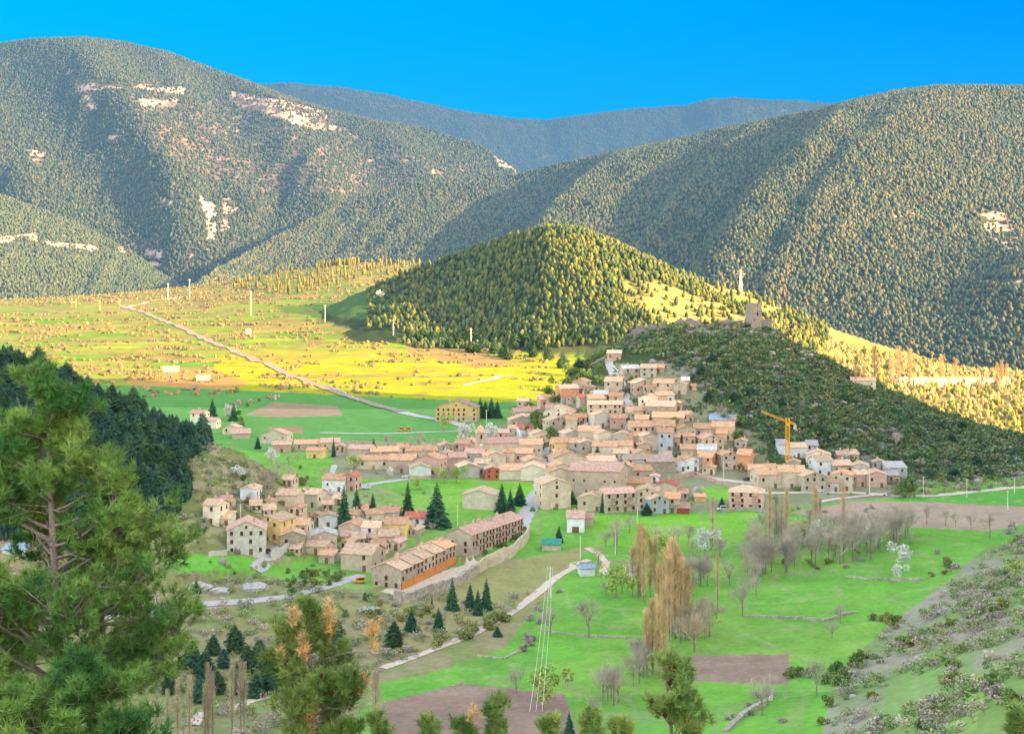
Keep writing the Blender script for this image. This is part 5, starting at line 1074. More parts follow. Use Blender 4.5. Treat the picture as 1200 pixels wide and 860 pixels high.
# ------------------------------------------------------------------ cars
def make_car(px, py, rot, colour, lab, van=False, name='parked_car'):
    b = hit(px, py); b.z += .2; t = empty(name, b, R(rot)); tag(t, lab, 'van' if van else 'car'); L = 4.6 if van else 4.2; h2 = 2.0 if van else 1.45
    m = MB(); prof = [(-L/2, .35), (-L/2, .85), (-L/2 + .1, .95), (-L/2 + 1.0, 1.0), (-L/2 + 1.7, h2), (L/2 - .5, h2), (L/2 - .05, 1.0), (L/2, .5), (L/2, .35)]
    m.prism([(x, -.85, z) for x, z in prof], (0, 1.7, 0)); m.build('body', M['car_' + colour], t)
    g = MB()
    for s in (-1, 1): g.prism([(-L/2 + 1.25, s * .86, 1.05), (-L/2 + 1.8, s * .86, h2 - .12), (L/2 - .6, s * .86, h2 - .12), (L/2 - .3, s * .86, 1.05)], (0, .012 * s, 0))
    g.build('window', M['glass'], t); g = MB(); g.poly([(-L/2 + 1.02, -.72, 1.07), (-L/2 + 1.02, .72, 1.07), (-L/2 + 1.62, .66, h2 - .08), (-L/2 + 1.62, -.66, h2 - .08)]); g.build('windscreen', M['glass'], t)
    for sx in (-L/2 + .85, L/2 - .85):
        for sy in (-.87, .87):
            w = MB(); w.bar((sx, sy - .1, .32), (sx, sy + .1, .32), .33, .33, 12); w.bar((sx, sy - .11, .32), (sx, sy + .11, .32), .18, .18, 8, 1); w.build('wheel', [M['tyre'], M['rim']], t)
make_car(731, 462, 80, 'silver', 'silver blue van parked on the steep lane beside the cubic house', True, 'parked_van')
make_car(633, 584, 70, 'blue', 'dark blue car on the street beside the tall front house'); make_car(640, 556, 80, 'blue', 'blue car parked at the broad cream gable'); make_car(628, 570, 60, 'white', 'tiny white car at the corner of the green field')
make_car(476, 560, 10, 'white', 'white car parked beside the white topped gable'); make_car(429, 573, 10, 'white', 'white car on the lane left of the green lawn'); make_car(876, 563, 20, 'dark', 'dark car beside the small tan house near the crane')
make_car(311, 648, 20, 'dark', 'dark car at the corner of the big grey guest house'); make_car(960, 577, 5, 'white', 'white car near the stone gable with a blue door'); make_car(643, 541, 80, 'red', 'red car in the village square'); make_car(648, 530, 30, 'dark', 'dark car parked at the back of the village square')
make_car(846, 598, 5, 'white', 'white vehicle by the wall left of the pink apartment house', True, 'parked_van'); make_car(470, 505, 0, 'orange', 'orange machine left of a second one beside the pale lane', True, 'parked_van')
make_car(478, 505, 0, 'orange', 'right hand orange machine beside the pale lane', True, 'parked_van'); make_car(421, 683, 15, 'orange', 'orange container like vehicle at the foot of the terraced row', True, 'parked_van')
print('village done')
# ------------------------------------------------------------------ trees: templates
def leaves(n, fn, s0, s1, seed, flat=0.0, aspect=1.0):
    """n small quads at positions fn(r) -> (n,3)"""
    r = np.random.default_rng(seed); P = fn(r, n); s = s0 + (s1 - s0) * r.random(len(P))
    u = r.normal(size=(len(P), 3)); u[:, 2] *= (1 - flat); u /= np.linalg.norm(u, axis=1)[:, None]; v = np.cross(u, r.normal(size=(len(P), 3))); v /= np.linalg.norm(v, axis=1)[:, None]
    a = u * s[:, None]; b = v * s[:, None] * aspect
    V = np.stack([P - a - b * .4, P + a * .3 - b, P + a + b * .5, P - a * .2 + b], 1).reshape(-1, 3)
    return V, np.arange(len(V)).reshape(-1, 4)
def strips(A, B, w0, w1):
    """thin flat twigs from A to B, crossed pairs"""
    d = B - A; r = np.random.default_rng(len(A)).normal(size=A.shape); s = np.cross(d, r); s /= (np.linalg.norm(s, axis=1)[:, None] + 1e-9)
    w0 = np.broadcast_to(np.asarray(w0, float), (len(A),))[:, None]; w1 = np.broadcast_to(np.asarray(w1, float), (len(A),))[:, None]
    s2 = np.cross(d, s); s2 /= (np.linalg.norm(s2, axis=1)[:, None] + 1e-9); V = []
    for q in (s, s2): V.append(np.stack([A - q * w0, A + q * w0, B + q * w1, B - q * w1], 1).reshape(-1, 3))
    V = np.concatenate(V); return V, np.arange(len(V)).reshape(-1, 4)
def blobcrown(seed, rx, rz, zc, nb=9, k=.42):
    r0 = np.random.default_rng(seed); c = r0.normal(size=(nb, 3)) * .42; c[:, 2] = (r0.random(nb) - .45) * 1.3; rad = k * (.7 + .6 * r0.random(nb))
    def fn(r, n):
        i = r.integers(0, nb, n); d = r.normal(size=(n, 3)); d /= np.linalg.norm(d, axis=1)[:, None]; q = (0.65 + .4 * r.random(n))[:, None]
        P = c[i] + d * rad[i][:, None] * q; return P * np.array([rx, rx, rz]) + np.array([0, 0, zc])
    return fn
def trunkmesh(h, r, nb=5, seed=0, spread=.3, name='trunk'):
    rr = random.Random(seed); m = MB(); p = Vector((0, 0, -.5)); pts = [p]
    for i in range(4): pts.append(Vector((rr.uniform(-.03, .03) * h, rr.uniform(-.03, .03) * h, h * (i + 1) / 4)))
    m.tube(pts, [r, r * .85, r * .65, r * .4, r * .12], 6)
    for i in range(nb):
        z = h * rr.uniform(.35, .8); a = rr.uniform(0, 6.28); l = h * spread * rr.uniform(.7, 1.1); m.bar((0, 0, z), (math.cos(a) * l, math.sin(a) * l, z + l * .8), r * .4, r * .1, 4)
    return m.mesh(name, M['barkgrey'])
def conifer_mesh(seed, material, lean=1.0, name='crown'):
    """height 1, radius ~.26: whorls of drooping boughs made of many small sprays"""
    r = np.random.default_rng(seed); A = []; B = []; nl = 20
    for i in range(nl):
        f = i / (nl - 1); z = .06 + .93 * f; rad = (.25 * (1 - f) ** .85 + .012) if lean == 1 else (.30 * math.sin(math.pi * min(1, f * .80 + .2)) ** .8 + .02); nb = int(11 - 5 * f)
        for k in range(nb):
            a = 2 * math.pi * (k + r.random() * .7) / nb + i; q = rad * (.72 + .45 * r.random()); d = np.array([math.cos(a), math.sin(a), 0]); s = np.array([-d[1], d[0], 0])
            base = np.array([0, 0, z]); tip = base + d * q + np.array([0, 0, -q * .35 + r.normal() * .008])
            for j in range(7):
                g = .25 + .75 * j / 6; c = base + (tip - base) * g; wd = q * .34 * (1.15 - g * .7)
                for sg in (-1, 1):
                    e = c + s * sg * wd + d * wd * .5 + np.array([0, 0, -wd * (.3 + r.random() * .4)]); A.append(c); B.append(e)
    A = np.array(A); B = np.array(B); V, Fc = strips(A, B, .017, .006)
    return npmesh(name, V, Fc, material)
CONI = [conifer_mesh(i, M['spruce']) for i in range(3)]
CONP = [conifer_mesh(10 + i, M['pinewood'], 1.35) for i in range(4)]
m = MB(); m.bar((0, 0, -.08), (0, 0, .9), .022, .006, 6); CTR = m.mesh('trunk', M['barkgrey'])
def tree(name, label, cat, px, py, h, crowns, trunk, wr=1.0, group=None, hs=1.0, dx=0, at=None):
    b = at or hit(px, py); t = empty(name, b, random.uniform(0, 6.28)); tag(t, label, cat, group)
    c = random.choice(crowns); inst('crown', c, t, sc=(h * wr, h * wr, h)); 
    if trunk: inst('trunk', trunk, t, sc=(h, h, h))
    return t
def hpx(px, py0, py1): b = hit(px, py1); return (py1 - py0) * b.y / F
def fir(px, y0, y1, lab, wr=1.0, group=None, name='conifer_tree', cr=None): return tree(name, lab, 'conifer', px, y1, hpx(px, y0, y1), cr or CONI, CTR, wr, group)
fir(512, 566, 617, 'biggest dark fir of the village, standing on the lawn left of the beige barn', 1.25)
fir(478, 564, 604, 'slim conifer left of the biggest dark fir', .8); fir(588, 566, 600, 'leftmost dark spruce of the trio beside the street', 1.0); fir(598, 573, 603, 'middle spruce of the trio beside the street', .95); fir(609, 566, 592, 'bluish round spruce, right one of the trio beside the street', 1.3)
fir(470, 596, 615, 'small pointed conifer before the grey orange roofed house', 1.0); fir(403, 568, 618, 'tallest conifer of the left quarter, near the arched white house', .8); fir(418, 572, 605, 'broad conifer right of the tallest conifer of the left quarter', 1.0); fir(437, 578, 602, 'pale green conifer left of the hip roofed house', 1.0)
fir(391, 512, 535, 'slender cypress like tree in front of the upper left row', .55); fir(438, 514, 528, 'little fir on the shaded field edge', 1.1); fir(455, 520, 532, 'tiny fir behind the long low farmhouse', .8)
fir(249, 467, 490, 'tall dark spruce beside the farthest left houses', 1.2); fir(274, 472, 493, 'dark broad conifer beside the white blossoming tree', 1.2); fir(302, 511, 526, 'bluish conifer at the left end of the cream strip window house', 1.2)
fir(530, 678, 714, 'left spruce of the pair group under the boulder wall', .95); fir(551, 683, 714, 'second spruce under the boulder wall', 1.0); fir(570, 677, 714, 'right spruce under the boulder wall', .85); fir(560, 690, 720, 'low spruce between its neighbours under the boulder wall', .9); fir(482, 714, 738, 'dark blue round spruce on the bank', 1.5); fir(514, 712, 738, 'grey green spruce on the bank right of the dark blue one', 1.2)
fir(506, 697, 712, 'thin cypress on the bank below the boulder wall', .5); fir(655, 616, 636, 'dark fir beside the green roofed shed', 1.2); fir(583, 733, 745, 'low blue shrub like fir below the valley track', 2.0); fir(758, 588, 603, 'round blue spruce at the meadow edge', 1.9)
fir(687, 573, 590, 'small dark fir left of the pale roof below the hall', 1.2); fir(671, 574, 590, 'dark bush like fir beside the tall front house', 1.5); fir(707, 575, 600, 'narrow fir before the bluish wall', .8); fir(846, 582, 596, 'dark little fir left of the pink apartment house', 1.5)
fir(230, 680, 694, 'round dark conifer on the little lawn edge', 1.9); fir(700, 522, 540, 'olive coloured small conifer in mid village roofs', 1.2); fir(667, 834, 868, 'grey green young pine at the bottom near the bare thicket', 1.0)
fir(552, 468, 478, 'small dark fir behind the mustard hotel', 1.0)
for i, x in enumerate((563, 569, 576, 583)): fir(x, 466 + (i % 2) * 3, 490, 'dark conifer in the clump right of the mustard hotel', 1.2, 'conifers right of the mustard hotel')
for i, (x, y) in enumerate([(1100, 505), (1115, 520), (1143, 545), (1128, 505), (1160, 560), (1060, 500), (1048, 488), (990, 470), (925, 500), (905, 492), (915, 478), (960, 510), (968, 520), (1090, 560), (1075, 540), (860, 470), (845, 455), (830, 470), (880, 465), (1064, 570), (1058, 575), (1120, 560), (835, 425), (850, 435), (822, 440)]):
    fir(x, y - 12, y, 'dark bushy pine scattered on the castle hillside', 1.7, 'pines scattered on the castle hillside', 'pine_tree', CONP)
# wooded slope at left: individual pines
r = random.Random(3); cnt = 0; tries = 0; used = []
while cnt < 225 and tries < 9000:
    tries += 1; x = r.uniform(-20, 300); y = r.uniform(400, 640)
    if not inpoly(np.array([x]), np.array([y]), [(-20, 398), (60, 412), (110, 436), (160, 456), (215, 482), (250, 505), (232, 530), (212, 540), (222, 575), (205, 600), (160, 620), (-20, 640)])[0]:
        if not (r.random() < .03 and 200 < x < 300 and y > 500 + (x - 200) * .6): continue
    b = hit(x, y)
    if b.y > 700 or any((b.x - u[0]) ** 2 + (b.y - u[1]) ** 2 < 14 for u in used): continue
    used.append((b.x, b.y)); h = r.uniform(7.5, 13)
    tree('pine_tree', 'dark bluish pine in the dense wood on the left slope', 'pine tree', x, y, h, CONP, None, r.uniform(.9, 1.25), 'pines of the dense wood on the left slope', at=b); cnt += 1
for i, (x, y) in enumerate([(250, 745), (262, 760), (275, 742), (290, 765), (240, 775), (304, 758), (315, 770), (225, 760), (255, 790), (280, 790), (300, 795), (318, 790), (330, 780), (235, 800), (345, 775), (180, 770), (200, 790), (160, 780), (395, 730), (405, 752), (462, 735)]):
    b = hit(x, y + 22); tree('pine_tree', 'blue green pine in the valley bottom wood behind the bare poplars', 'pine tree', x, y, r.uniform(5.5, 9.5), CONP, CTR, 1.1, 'pines of the valley bottom wood', at=b)
# ------------------------------------------------------------------ poplars, bare trees, blossom, bushes
def poplar_mesh(seed, material, name='crown'):
    r = np.random.default_rng(seed); n = 300; z = r.random(n) ** .8 * .88 + .06; a = r.random(n) * 6.28; env = .070 * np.sin(np.clip((z - .02) / 1.0, 0, 1) * math.pi) ** .6
    q = env * r.random(n) ** .5; A = np.stack([np.cos(a) * q * .35, np.sin(a) * q * .35, z], 1); L = .05 + .10 * r.random(n)
    B = A + np.stack([np.cos(a) * q * .75, np.sin(a) * q * .75, L], 1); B[:, 2] = np.minimum(B[:, 2], 1.0)
    V, Fc = strips(A, B, .0024, .0009); return npmesh(name, V, Fc, material)
POPG = [poplar_mesh(i, M['poplar_twigs']) for i in range(3)]; POPT = [poplar_mesh(5 + i, M['poplar_tan']) for i in range(2)]
m = MB(); m.bar((0, 0, -.03), (0, 0, .95), .012, .002, 6); PTR = m.mesh('trunk', M['barkgrey'])
def bare_mesh(seed, material, up=.7, name='crown'):
    r = np.random.default_rng(seed); A = []; B = []; W0 = []; W1 = []
    def rec(p, d, L, w, lv):
        e = p + d * L; A.append(p); B.append(e); W0.append(w); W1.append(w * .6)
        if lv == 0: return
        for k in range(4 if lv > 1 else 6):
            g = .35 + .65 * r.random(); nd = d + r.normal(size=3) * .55 + np.array([0, 0, .25 * up]); nd /= np.linalg.norm(nd); rec(p + d * L * g, nd, L * (.55 + .25 * r.random()), w * .5, lv - 1)
    for k in range(6):
        d = r.normal(size=3) * .35 + np.array([0, 0, 1.0]); d /= np.linalg.norm(d); rec(np.array([0, 0, .12 + .14 * r.random()]), d, .30 + .08 * r.random(), .010, 3)
    V, Fc = strips(np.array(A), np.array(B), np.array(W0), np.array(W1)); return npmesh(name, V, Fc, material)
BARE = [bare_mesh(i, M['bare_twigs']) for i in range(4)]; BARET = [bare_mesh(9 + i, M['poplar_tan']) for i in range(2)]
m = MB(); m.bar((0, 0, -.05), (0, 0, .4), .02, .012, 6); BTR = m.mesh('trunk', M['barkgrey'])
def leafmesh(seed, material, n, s, rx=.42, rz=.42, zc=.58, name='crown'):
    V, Fc = leaves(n, blobcrown(seed, rx, rz, zc), s * .6, s, seed + 50); return npmesh(name, V, Fc, material)
BLOS = [leafmesh(i, M['blossom'], 900, .035) for i in range(2)]; SPRG = [leafmesh(3 + i, M['spring_leaf'], 800, .04) for i in range(2)]
ROUND = [leafmesh(6 + i, M['bush_green'], 900, .045) for i in range(2)]
def bushmesh(seed, material, name='shrub', n=420):
    V, Fc = leaves(n, blobcrown(seed, .62, .55, .42, 7, .5), .05, .10, seed + 70); return npmesh(name, V, Fc, material)
BUSH = {k: [bushmesh(i + 3 * j, M['bush_' + k]) for i in range(3)] for j, k in enumerate(('green', 'olive', 'grey'))}
def pop(px, y0, y1, lab, grp=None, tan=False, wr=1.0, name='poplar_tree'): return tree(name, lab, 'poplar', px, y1, hpx(px, y0, y1), POPT if tan else POPG, PTR, wr, grp)
for i, (x, y0, y1) in enumerate([(748, 622, 700), (754, 616, 705), (762, 630, 700), (741, 640, 700), (778, 648, 740), (785, 640, 745), (791, 635, 748), (798, 652, 750), (803, 665, 750), (772, 660, 735), (795, 645, 742), (750, 612, 698), (768, 626, 700), (788, 628, 742), (806, 660, 748), (781, 640, 738), (765, 700, 790), (772, 695, 795), (758, 712, 792), (778, 705, 798), (784, 650, 752)]):
    pop(x, y0, y1, 'golden brown leafless poplar in the tall clump between the two meadows', 'golden poplars between the meadows', False, random.uniform(1.2, 1.6))
pop(841, 646, 718, 'single slender golden poplar standing right of the tall clump', None, False, .8); pop(723, 606, 650, 'short poplar left of the clump, near the lawn pole', None, True, .9)
for i, (x, y0, y1) in enumerate([(902, 572, 640), (910, 578, 640), (922, 572, 636), (916, 590, 640), (956, 570, 632), (961, 582, 634), (988, 566, 628), (835, 580, 640)]):
    pop(x, y0, y1, 'pale bare poplar in the thin row before the right end of the village', 'pale poplars below the right end of the village', i % 2 == 1, 1.2)
for i, (x, y0, y1) in enumerate([(183, 808, 880), (196, 806, 880), (208, 794, 880), (222, 790, 880), (244, 776, 870), (249, 786, 870), (272, 778, 860), (282, 770, 850), (286, 775, 850), (240, 800, 870)]):
    pop(x, y0, y1, 'pale bare poplar in the row at the bottom left', 'pale poplars at the bottom left', True, 1.0)
pop(440, 785, 880, 'lone wispy poplar beside the orange tipped pine', None, True, 1.6)
for i, (x, y0, y1) in enumerate([(1003, 422, 446), (1012, 428, 448), (1025, 404, 446), (1045, 415, 448), (1053, 405, 446), (1066, 408, 447), (1168, 424, 447), (1174, 422, 447), (1180, 426, 447), (1103, 415, 446), (1120, 420, 446)]):
    pop(x, y0, y1 + 6, 'sunlit golden poplar beyond the castle hill', 'sunlit poplars beyond the castle hill', False, 1.7)
for i, (x, y0, y1) in enumerate([(84, 350, 362), (89, 350, 362), (117, 352, 366), (140, 350, 362)]): pop(x, y0, y1, 'tiny golden poplar on the far left skyline of the plateau', 'poplars on the far left skyline', False, 1.8)
def bare(px, y0, y1, lab, grp=None, crowns=None, wr=1.0): return tree('bare_tree', lab, 'bare tree', px, y1, hpx(px, y0, y1), crowns or BARE, BTR, wr, grp)
for i in range(34):
    x = 875 + 195 * r.random(); y1 = 668 - (x - 875) * .17 + r.uniform(-8, 12); bare(x, y1 - r.uniform(38, 62), y1, 'grey leafless tree in the long thicket below the right end of the village', 'grey trees of the thicket below the right village', None, .9)
for i in range(38):
    x = 865 + 205 * r.random(); y1 = 662 - (x - 875) * .16 + r.uniform(-30, 14); bare(x, y1 - r.uniform(16, 40), y1, 'small brownish sapling among the thicket below the right end of the village', 'saplings of the thicket below the right village', BARE + BARET, r.uniform(.8, 1.5))
for i in range(22):
    x = 700 + 200 * r.random(); y1 = 640 + (x < 790) * r.uniform(0, 60) + r.uniform(-5, 35) * (x >= 790); bare(x, y1 - r.uniform(14, 30), y1, 'little leafless tree scattered on the upper meadows', 'little leafless trees on the upper meadows', BARE + BARET, r.uniform(.9, 1.4))
for i in range(14):
    x = 800 + 90 * r.random(); y1 = 690 - (x - 800) * .1 + r.uniform(-10, 10); bare(x, y1 - r.uniform(25, 45), y1, 'low grey leafless tree left part of the meadow thicket', 'low grey trees left part of the meadow thicket')
for i in range(16):
    x = 690 + 90 * r.random(); y1 = 845 - (x - 690) * .9 + r.uniform(-6, 12); bare(x, y1 - r.uniform(35, 60), y1, 'grey twiggy tree in the thicket running down from the golden poplars', 'grey thicket below the golden poplars')
for i in range(8):
    x = r.uniform(790, 832); y1 = r.uniform(735, 770); bare(x, y1 - r.uniform(35, 60), y1, 'brownish bare tree right behind the golden poplar clump', 'bare trees behind the golden poplars', BARET)
for (x, y0, y1, lab) in [(1086, 588, 614, 'bare tree in the pinkish tilled strip, tallest of the row'), (1108, 592, 616, 'second pollard of the row on the pinkish strip'), (1120, 598, 617, 'third pollard of the row on the pinkish strip'), (1138, 600, 620, 'fourth pollard of the row on the pinkish strip'), (1160, 594, 630, 'dense round bare tree at the end of the pollard row'),
        (1064, 586, 628, 'tall grey tree at the right end of the thicket'), (1050, 590, 632, 'wide grey tree next to the right end of the thicket'), (870, 675, 722, 'bare tree with a forked head standing alone in the right meadow'), (886, 668, 700, 'faint little bare tree in the right meadow'), (665, 785, 805, 'single bare tree at the edge of the brown ploughed field'),
        (605, 775, 812, 'bare dark tree on the edge of the bottom brown plot'), (690, 690, 748, 'transparent grey tree in the bright green meadow, right one'), (645, 700, 745, 'transparent grey tree in the bright green meadow, middle one'), (985, 700, 730, 'grey tree at the end of the long dry stone wall'), (975, 720, 748, 'grey bush like tree below the long dry stone wall'),
        (893, 780, 838, 'ghostly pale tree beside the second brown plot'), (957, 760, 815, 'ghostly pale tree right of the second brown plot'), (720, 600, 640, 'grey tree beside the lone white house'), (738, 598, 625, 'slight bare tree under the red balconies'), (820, 530, 556, 'dark bare tree by the terracotta house'),
        (860, 480, 505, 'greyish bare tree above the blue roofed barn'), (845, 470, 495, 'bare tree left above the blue roofed barn'), (800, 465, 480, 'mauve bare tree right of the blank stone barn'), (1050, 500, 525, 'greyish tree on the slope above the ruin'), (430, 600, 625, 'brownish bare tree left of the white sided house'), (490, 615, 640, 'purple brown tree below the red roofed white house'),
        (500, 520, 545, 'bare tree on the shaded field before the hedge'), (520, 520, 545, 'slim bare tree behind the left centre roofs'), (455, 505, 528, 'bare tree left of the orange machines'), (620, 500, 520, 'grey tree left of the bright red roof'), (340, 545, 568, 'grey tree above the dark garage house'), (325, 535, 565, 'lilac grey tree on the rough slope'), (310, 545, 580, 'grey tree right of the white blossom on the slope')]:
    bare(x, y0, y1, lab)
for i in range(12):
    x = 480 + 80 * r.random(); y1 = 522 + r.uniform(-3, 8); bare(x, y1 - r.uniform(10, 18), y1, 'grey hedge tree between the shaded field and the roofs', 'grey hedge trees behind the left centre roofs')
for (x, y0, y1, lab) in [(820, 706, 734, 'brightest white blossoming tree right of the golden poplars'), (826, 618, 650, 'pale blossoming tree in the upper meadow right of the poplar clump'), (1058, 638, 668, 'pale blossoming tree alone in the right meadow'), (1052, 660, 680, 'small grey white tree beside the short dry stone wall'), (955, 612, 640, 'whitish flowering tree inside the grey thicket'), (1020, 618, 645, 'pale green white tree at the thicket foot'),
        (278, 545, 562, 'white blossoming tree on the rough left slope'), (318, 525, 545, 'whitish flowering tree below the cream strip window house'), (268, 474, 490, 'white blossoming tree left of the dark broad conifer'), (323, 462, 470, 'white blossoming bush at the tip of the shaded field'), (575, 496, 522, 'pale flowering tree right of the church tower'), (546, 495, 522, 'pale flowering tree left of the church tower'),
        (612, 556, 0, ''), (456, 548, 560, 'white flowering shrub tree on the grassy bank'), (815, 570, 584, 'pale flowering tree in the walled garden'), (990, 530, 540, 'pale shrub tree above the right village'), (445, 340, 350, 'pale flowering tree in the shadowed plateau hollow')]:
    if lab: tree('blossom_tree', lab, 'blossoming tree', x, y1, hpx(x, y0, y1), BLOS, BTR)
for (x, y0, y1, lab) in [(414, 532, 550, 'bright green round tree at the left end of the long low farmhouse'), (520, 548, 566, 'fresh green tree below the small white house'), (535, 546, 566, 'fresh green tree right of its twin below the small white house'), (488, 560, 574, 'yellow green round shrub tree beside the lane'), (776, 622, 655, 'yellow green budding tree between the two poplar clumps'), (520, 486, 506, 'light green tree in front of the mustard hotel'),
        (625, 706, 0, ''), (636, 780, 830, 'yellowish budding tree in the bottom thicket'), (722, 660, 700, 'yellow green tree left of the poplar clump'), (942, 610, 640, 'yellow green shrub tree in the grey thicket'), (560, 478, 488, 'olive tree right behind the mustard hotel'), (664, 502, 512, 'fresh green bush tree in mid village'), (685, 476, 486, 'bright green shrub below the orange house'), (830, 620, 0, ''), (1190, 655, 680, 'green shrub tree on the right edge slope'), (705, 440, 452, 'bright green shrub left of the steep lane'), (690, 432, 446, 'green tree on the wooded left edge of the hill')]:
    if lab and y1: tree('green_tree', lab, 'green tree', x, y1, hpx(x, y0, y1), SPRG, BTR)
for i, (x, y0, y1) in enumerate([(640, 486, 506), (632, 480, 500), (648, 500, 520), (655, 460, 478), (645, 452, 468), (668, 442, 456), (680, 438, 452), (660, 452, 462), (628, 492, 512), (690, 456, 468), (700, 455, 466), (740, 440, 452), (700, 425, 436), (675, 430, 442), (690, 418, 430), (665, 425, 440), (650, 440, 455), (705, 412, 424), (640, 462, 475), (620, 470, 482)]):
    tree('green_tree', 'dark green broadleaf tree on the wooded left flank of the village hill', 'green tree', x, y1, hpx(x, y0, y1), ROUND, BTR, 1.3, 'green trees on the left flank of the village hill')
for i, (x, y0, y1) in enumerate([(790, 488, 500), (850, 485, 497), (838, 492, 502), (870, 488, 500), (945, 546, 556), (938, 545, 556), (1062, 560, 580), (1055, 570, 584), (1072, 566, 582), (862, 505, 516)]):
    tree('green_tree', 'dark green shrub tree among the right hand houses', 'green tree', x, y1, hpx(x, y0, y1), ROUND, BTR, 1.3, 'green trees among the right hand houses')
# lit trees at the foot of the round hill and in the plateau hedges
for i in range(46):
    x = r.uniform(480, 690); y1 = 392 + r.uniform(-4, 44) * ((x - 480) / 210) + 6; b = hit(x, y1)
    tree('pine_tree', 'sunlit yellowish pine at the foot of the round hill', 'pine tree', x, y1, r.uniform(9, 15), CONP, CTR, 1.3, 'sunlit pines at the foot of the round hill', at=b)
# hedge bushes
def bushes(pts, n, kinds, s0, s1, lab, grp, jit=4):
    P = np.array(pts, float); d = np.r_[0, np.cumsum(np.hypot(*(P[1:] - P[:-1]).T))]
    for i in range(int(n * .83)):
        s = r.uniform(0, d[-1]); x = np.interp(s, d, P[:, 0]) + r.gauss(0, jit * .6); y = np.interp(s, d, P[:, 1]) + r.gauss(0, jit * .5); b = hit(x, y); k = r.choice(kinds); q = r.uniform(s0, s1)
        o = inst('shrub', r.choice(BUSH[k]), None, b, r.uniform(0, 6.28), (q * 1.1, q * 1.1, q)); tag(o, lab, 'shrub', grp)
bushes([(970, 790), (1000, 778), (1020, 768), (1050, 758), (1070, 748)], 14, ['olive', 'green'], 1.8, 3.2, 'olive green hedge bush in the diagonal row of the right meadow', 'diagonal hedge of the right meadow')
bushes([(960, 850), (970, 820), (985, 800), (1000, 785)], 10, ['olive', 'green'], 1.8, 3.0, 'yellowish hedge bush near the bottom of the right meadow', 'hedge near the bottom of the right meadow')
bushes([(1020, 725), (1040, 727), (1060, 730), (1075, 728)], 9, ['olive', 'green'], 1.8, 2.8, 'dark hedge bush at the upper end of the right meadow strip', 'short hedge in the right meadow')
bushes([(925, 790), (950, 795), (975, 790), (960, 805)], 8, ['green'], 1.6, 3.0, 'dark green bush beside the second brown plot', 'bushes beside the second brown plot')
bushes([(1098, 648), (1108, 655), (1116, 668), (1100, 672), (1090, 678)], 9, ['olive', 'grey', 'green'], 1.8, 3.4, 'round shrub in the little group right of the blossoming meadow tree', 'shrubs right of the blossoming meadow tree')
bushes([(1150, 690), (1170, 680), (1190, 668), (1200, 640), (1180, 620)], 18, ['grey', 'green', 'grey'], 2, 3.6, 'grey green shrub along the upper right slope', 'shrubs along the upper right slope', 8)
bushes([(1060, 760), (1090, 745), (1120, 735), (1150, 720), (1190, 710)], 26, ['grey', 'grey', 'olive'], 1.6, 3.2, 'mauve grey shrub across the middle of the right slope', 'mauve shrubs across the right slope', 10)
bushes([(1085, 860), (1095, 830), (1100, 805), (1120, 780)], 16, ['olive', 'grey', 'green'], 1.4, 2.8, 'mixed shrub in the lower column on the right slope', 'lower column of shrubs on the right slope', 6)
bushes([(1140, 800), (1165, 815), (1190, 830), (1200, 850)], 14, ['grey', 'green'], 1.6, 3.0, 'big shrub at the lower right corner of the slope', 'shrubs at the lower right corner', 6)
bushes([(1030, 850), (1025, 830), (1015, 815)], 8, ['grey', 'olive'], 1.4, 2.4, 'grey shrub patch between the lower right meadows', 'grey patch between the lower right meadows', 5)
bushes([(470, 770), (510, 758), (560, 738), (600, 722)], 26, ['olive', 'green', 'olive'], 1.6, 3.2, 'dense green bush under the valley track', 'bushes under the valley track', 7)
bushes([(620, 715), (618, 740), (620, 760), (640, 700), (655, 690)], 14, ['grey'], 1.4, 2.6, 'brown grey bush in the hedge along the left side of the bright meadow', 'hedge left of the bright meadow', 4)
bushes([(340, 668), (350, 678), (370, 672), (395, 680), (330, 690)], 22, ['green', 'olive'], 1.8, 3.2, 'dark green bush on the bank below the lower left houses', 'bank bushes below the lower left houses', 9)
bushes([(430, 700), (450, 720), (470, 730), (520, 725), (400, 715)], 22, ['green', 'olive', 'grey'], 1.6, 3.0, 'bush on the rough slope below the terraced row', 'bushes on the slope below the terraced row', 11)
bushes([(575, 612), (590, 640), (600, 632), (612, 620)], 10, ['green'], 1.4, 2.4, 'garden shrub in front of the long pink roofed block', 'garden shrubs of the long block', 4)
bushes([(565, 650), (580, 642), (598, 634), (612, 624)], 10, ['green'], 1.3, 2.2, 'garden shrub behind the tall curved wall', 'garden shrubs behind the curved wall', 3)
bushes([(265, 478), (290, 473), (310, 468), (330, 466)], 14, ['grey', 'grey', 'green'], 2.2, 3.6, 'grey bush in the hedge across the shaded fields', 'hedge across the shaded fields', 3)
bushes([(215, 458), (226, 454), (240, 460)], 5, ['grey'], 2.2, 3.4, 'dark bush beside the shaded tilled patch', 'bushes beside the shaded tilled patch', 3)
bushes([(270, 487), (290, 495), (280, 500)], 8, ['green'], 2.0, 3.4, 'green bush near the farthest left houses', 'bushes near the farthest left houses', 4)
bushes([(390, 560), (360, 570), (350, 560), (375, 550)], 10, ['green', 'olive'], 1.6, 3, 'green bush on the slope left of the winding lane', 'bushes left of the winding lane', 7)
bushes([(300, 560), (270, 580), (260, 600), (295, 600), (310, 585)], 14, ['green', 'grey', 'olive'], 1.6, 3, 'bush among the scattered left quarter cottages', 'bushes among the left cottages', 10)
bushes([(760, 480), (810, 480), (860, 510), (880, 520), (820, 470)], 22, ['grey', 'green'], 1.8, 3.2, 'mauve or green bush between the village and the castle scrub', 'bushes between village and castle scrub', 9)
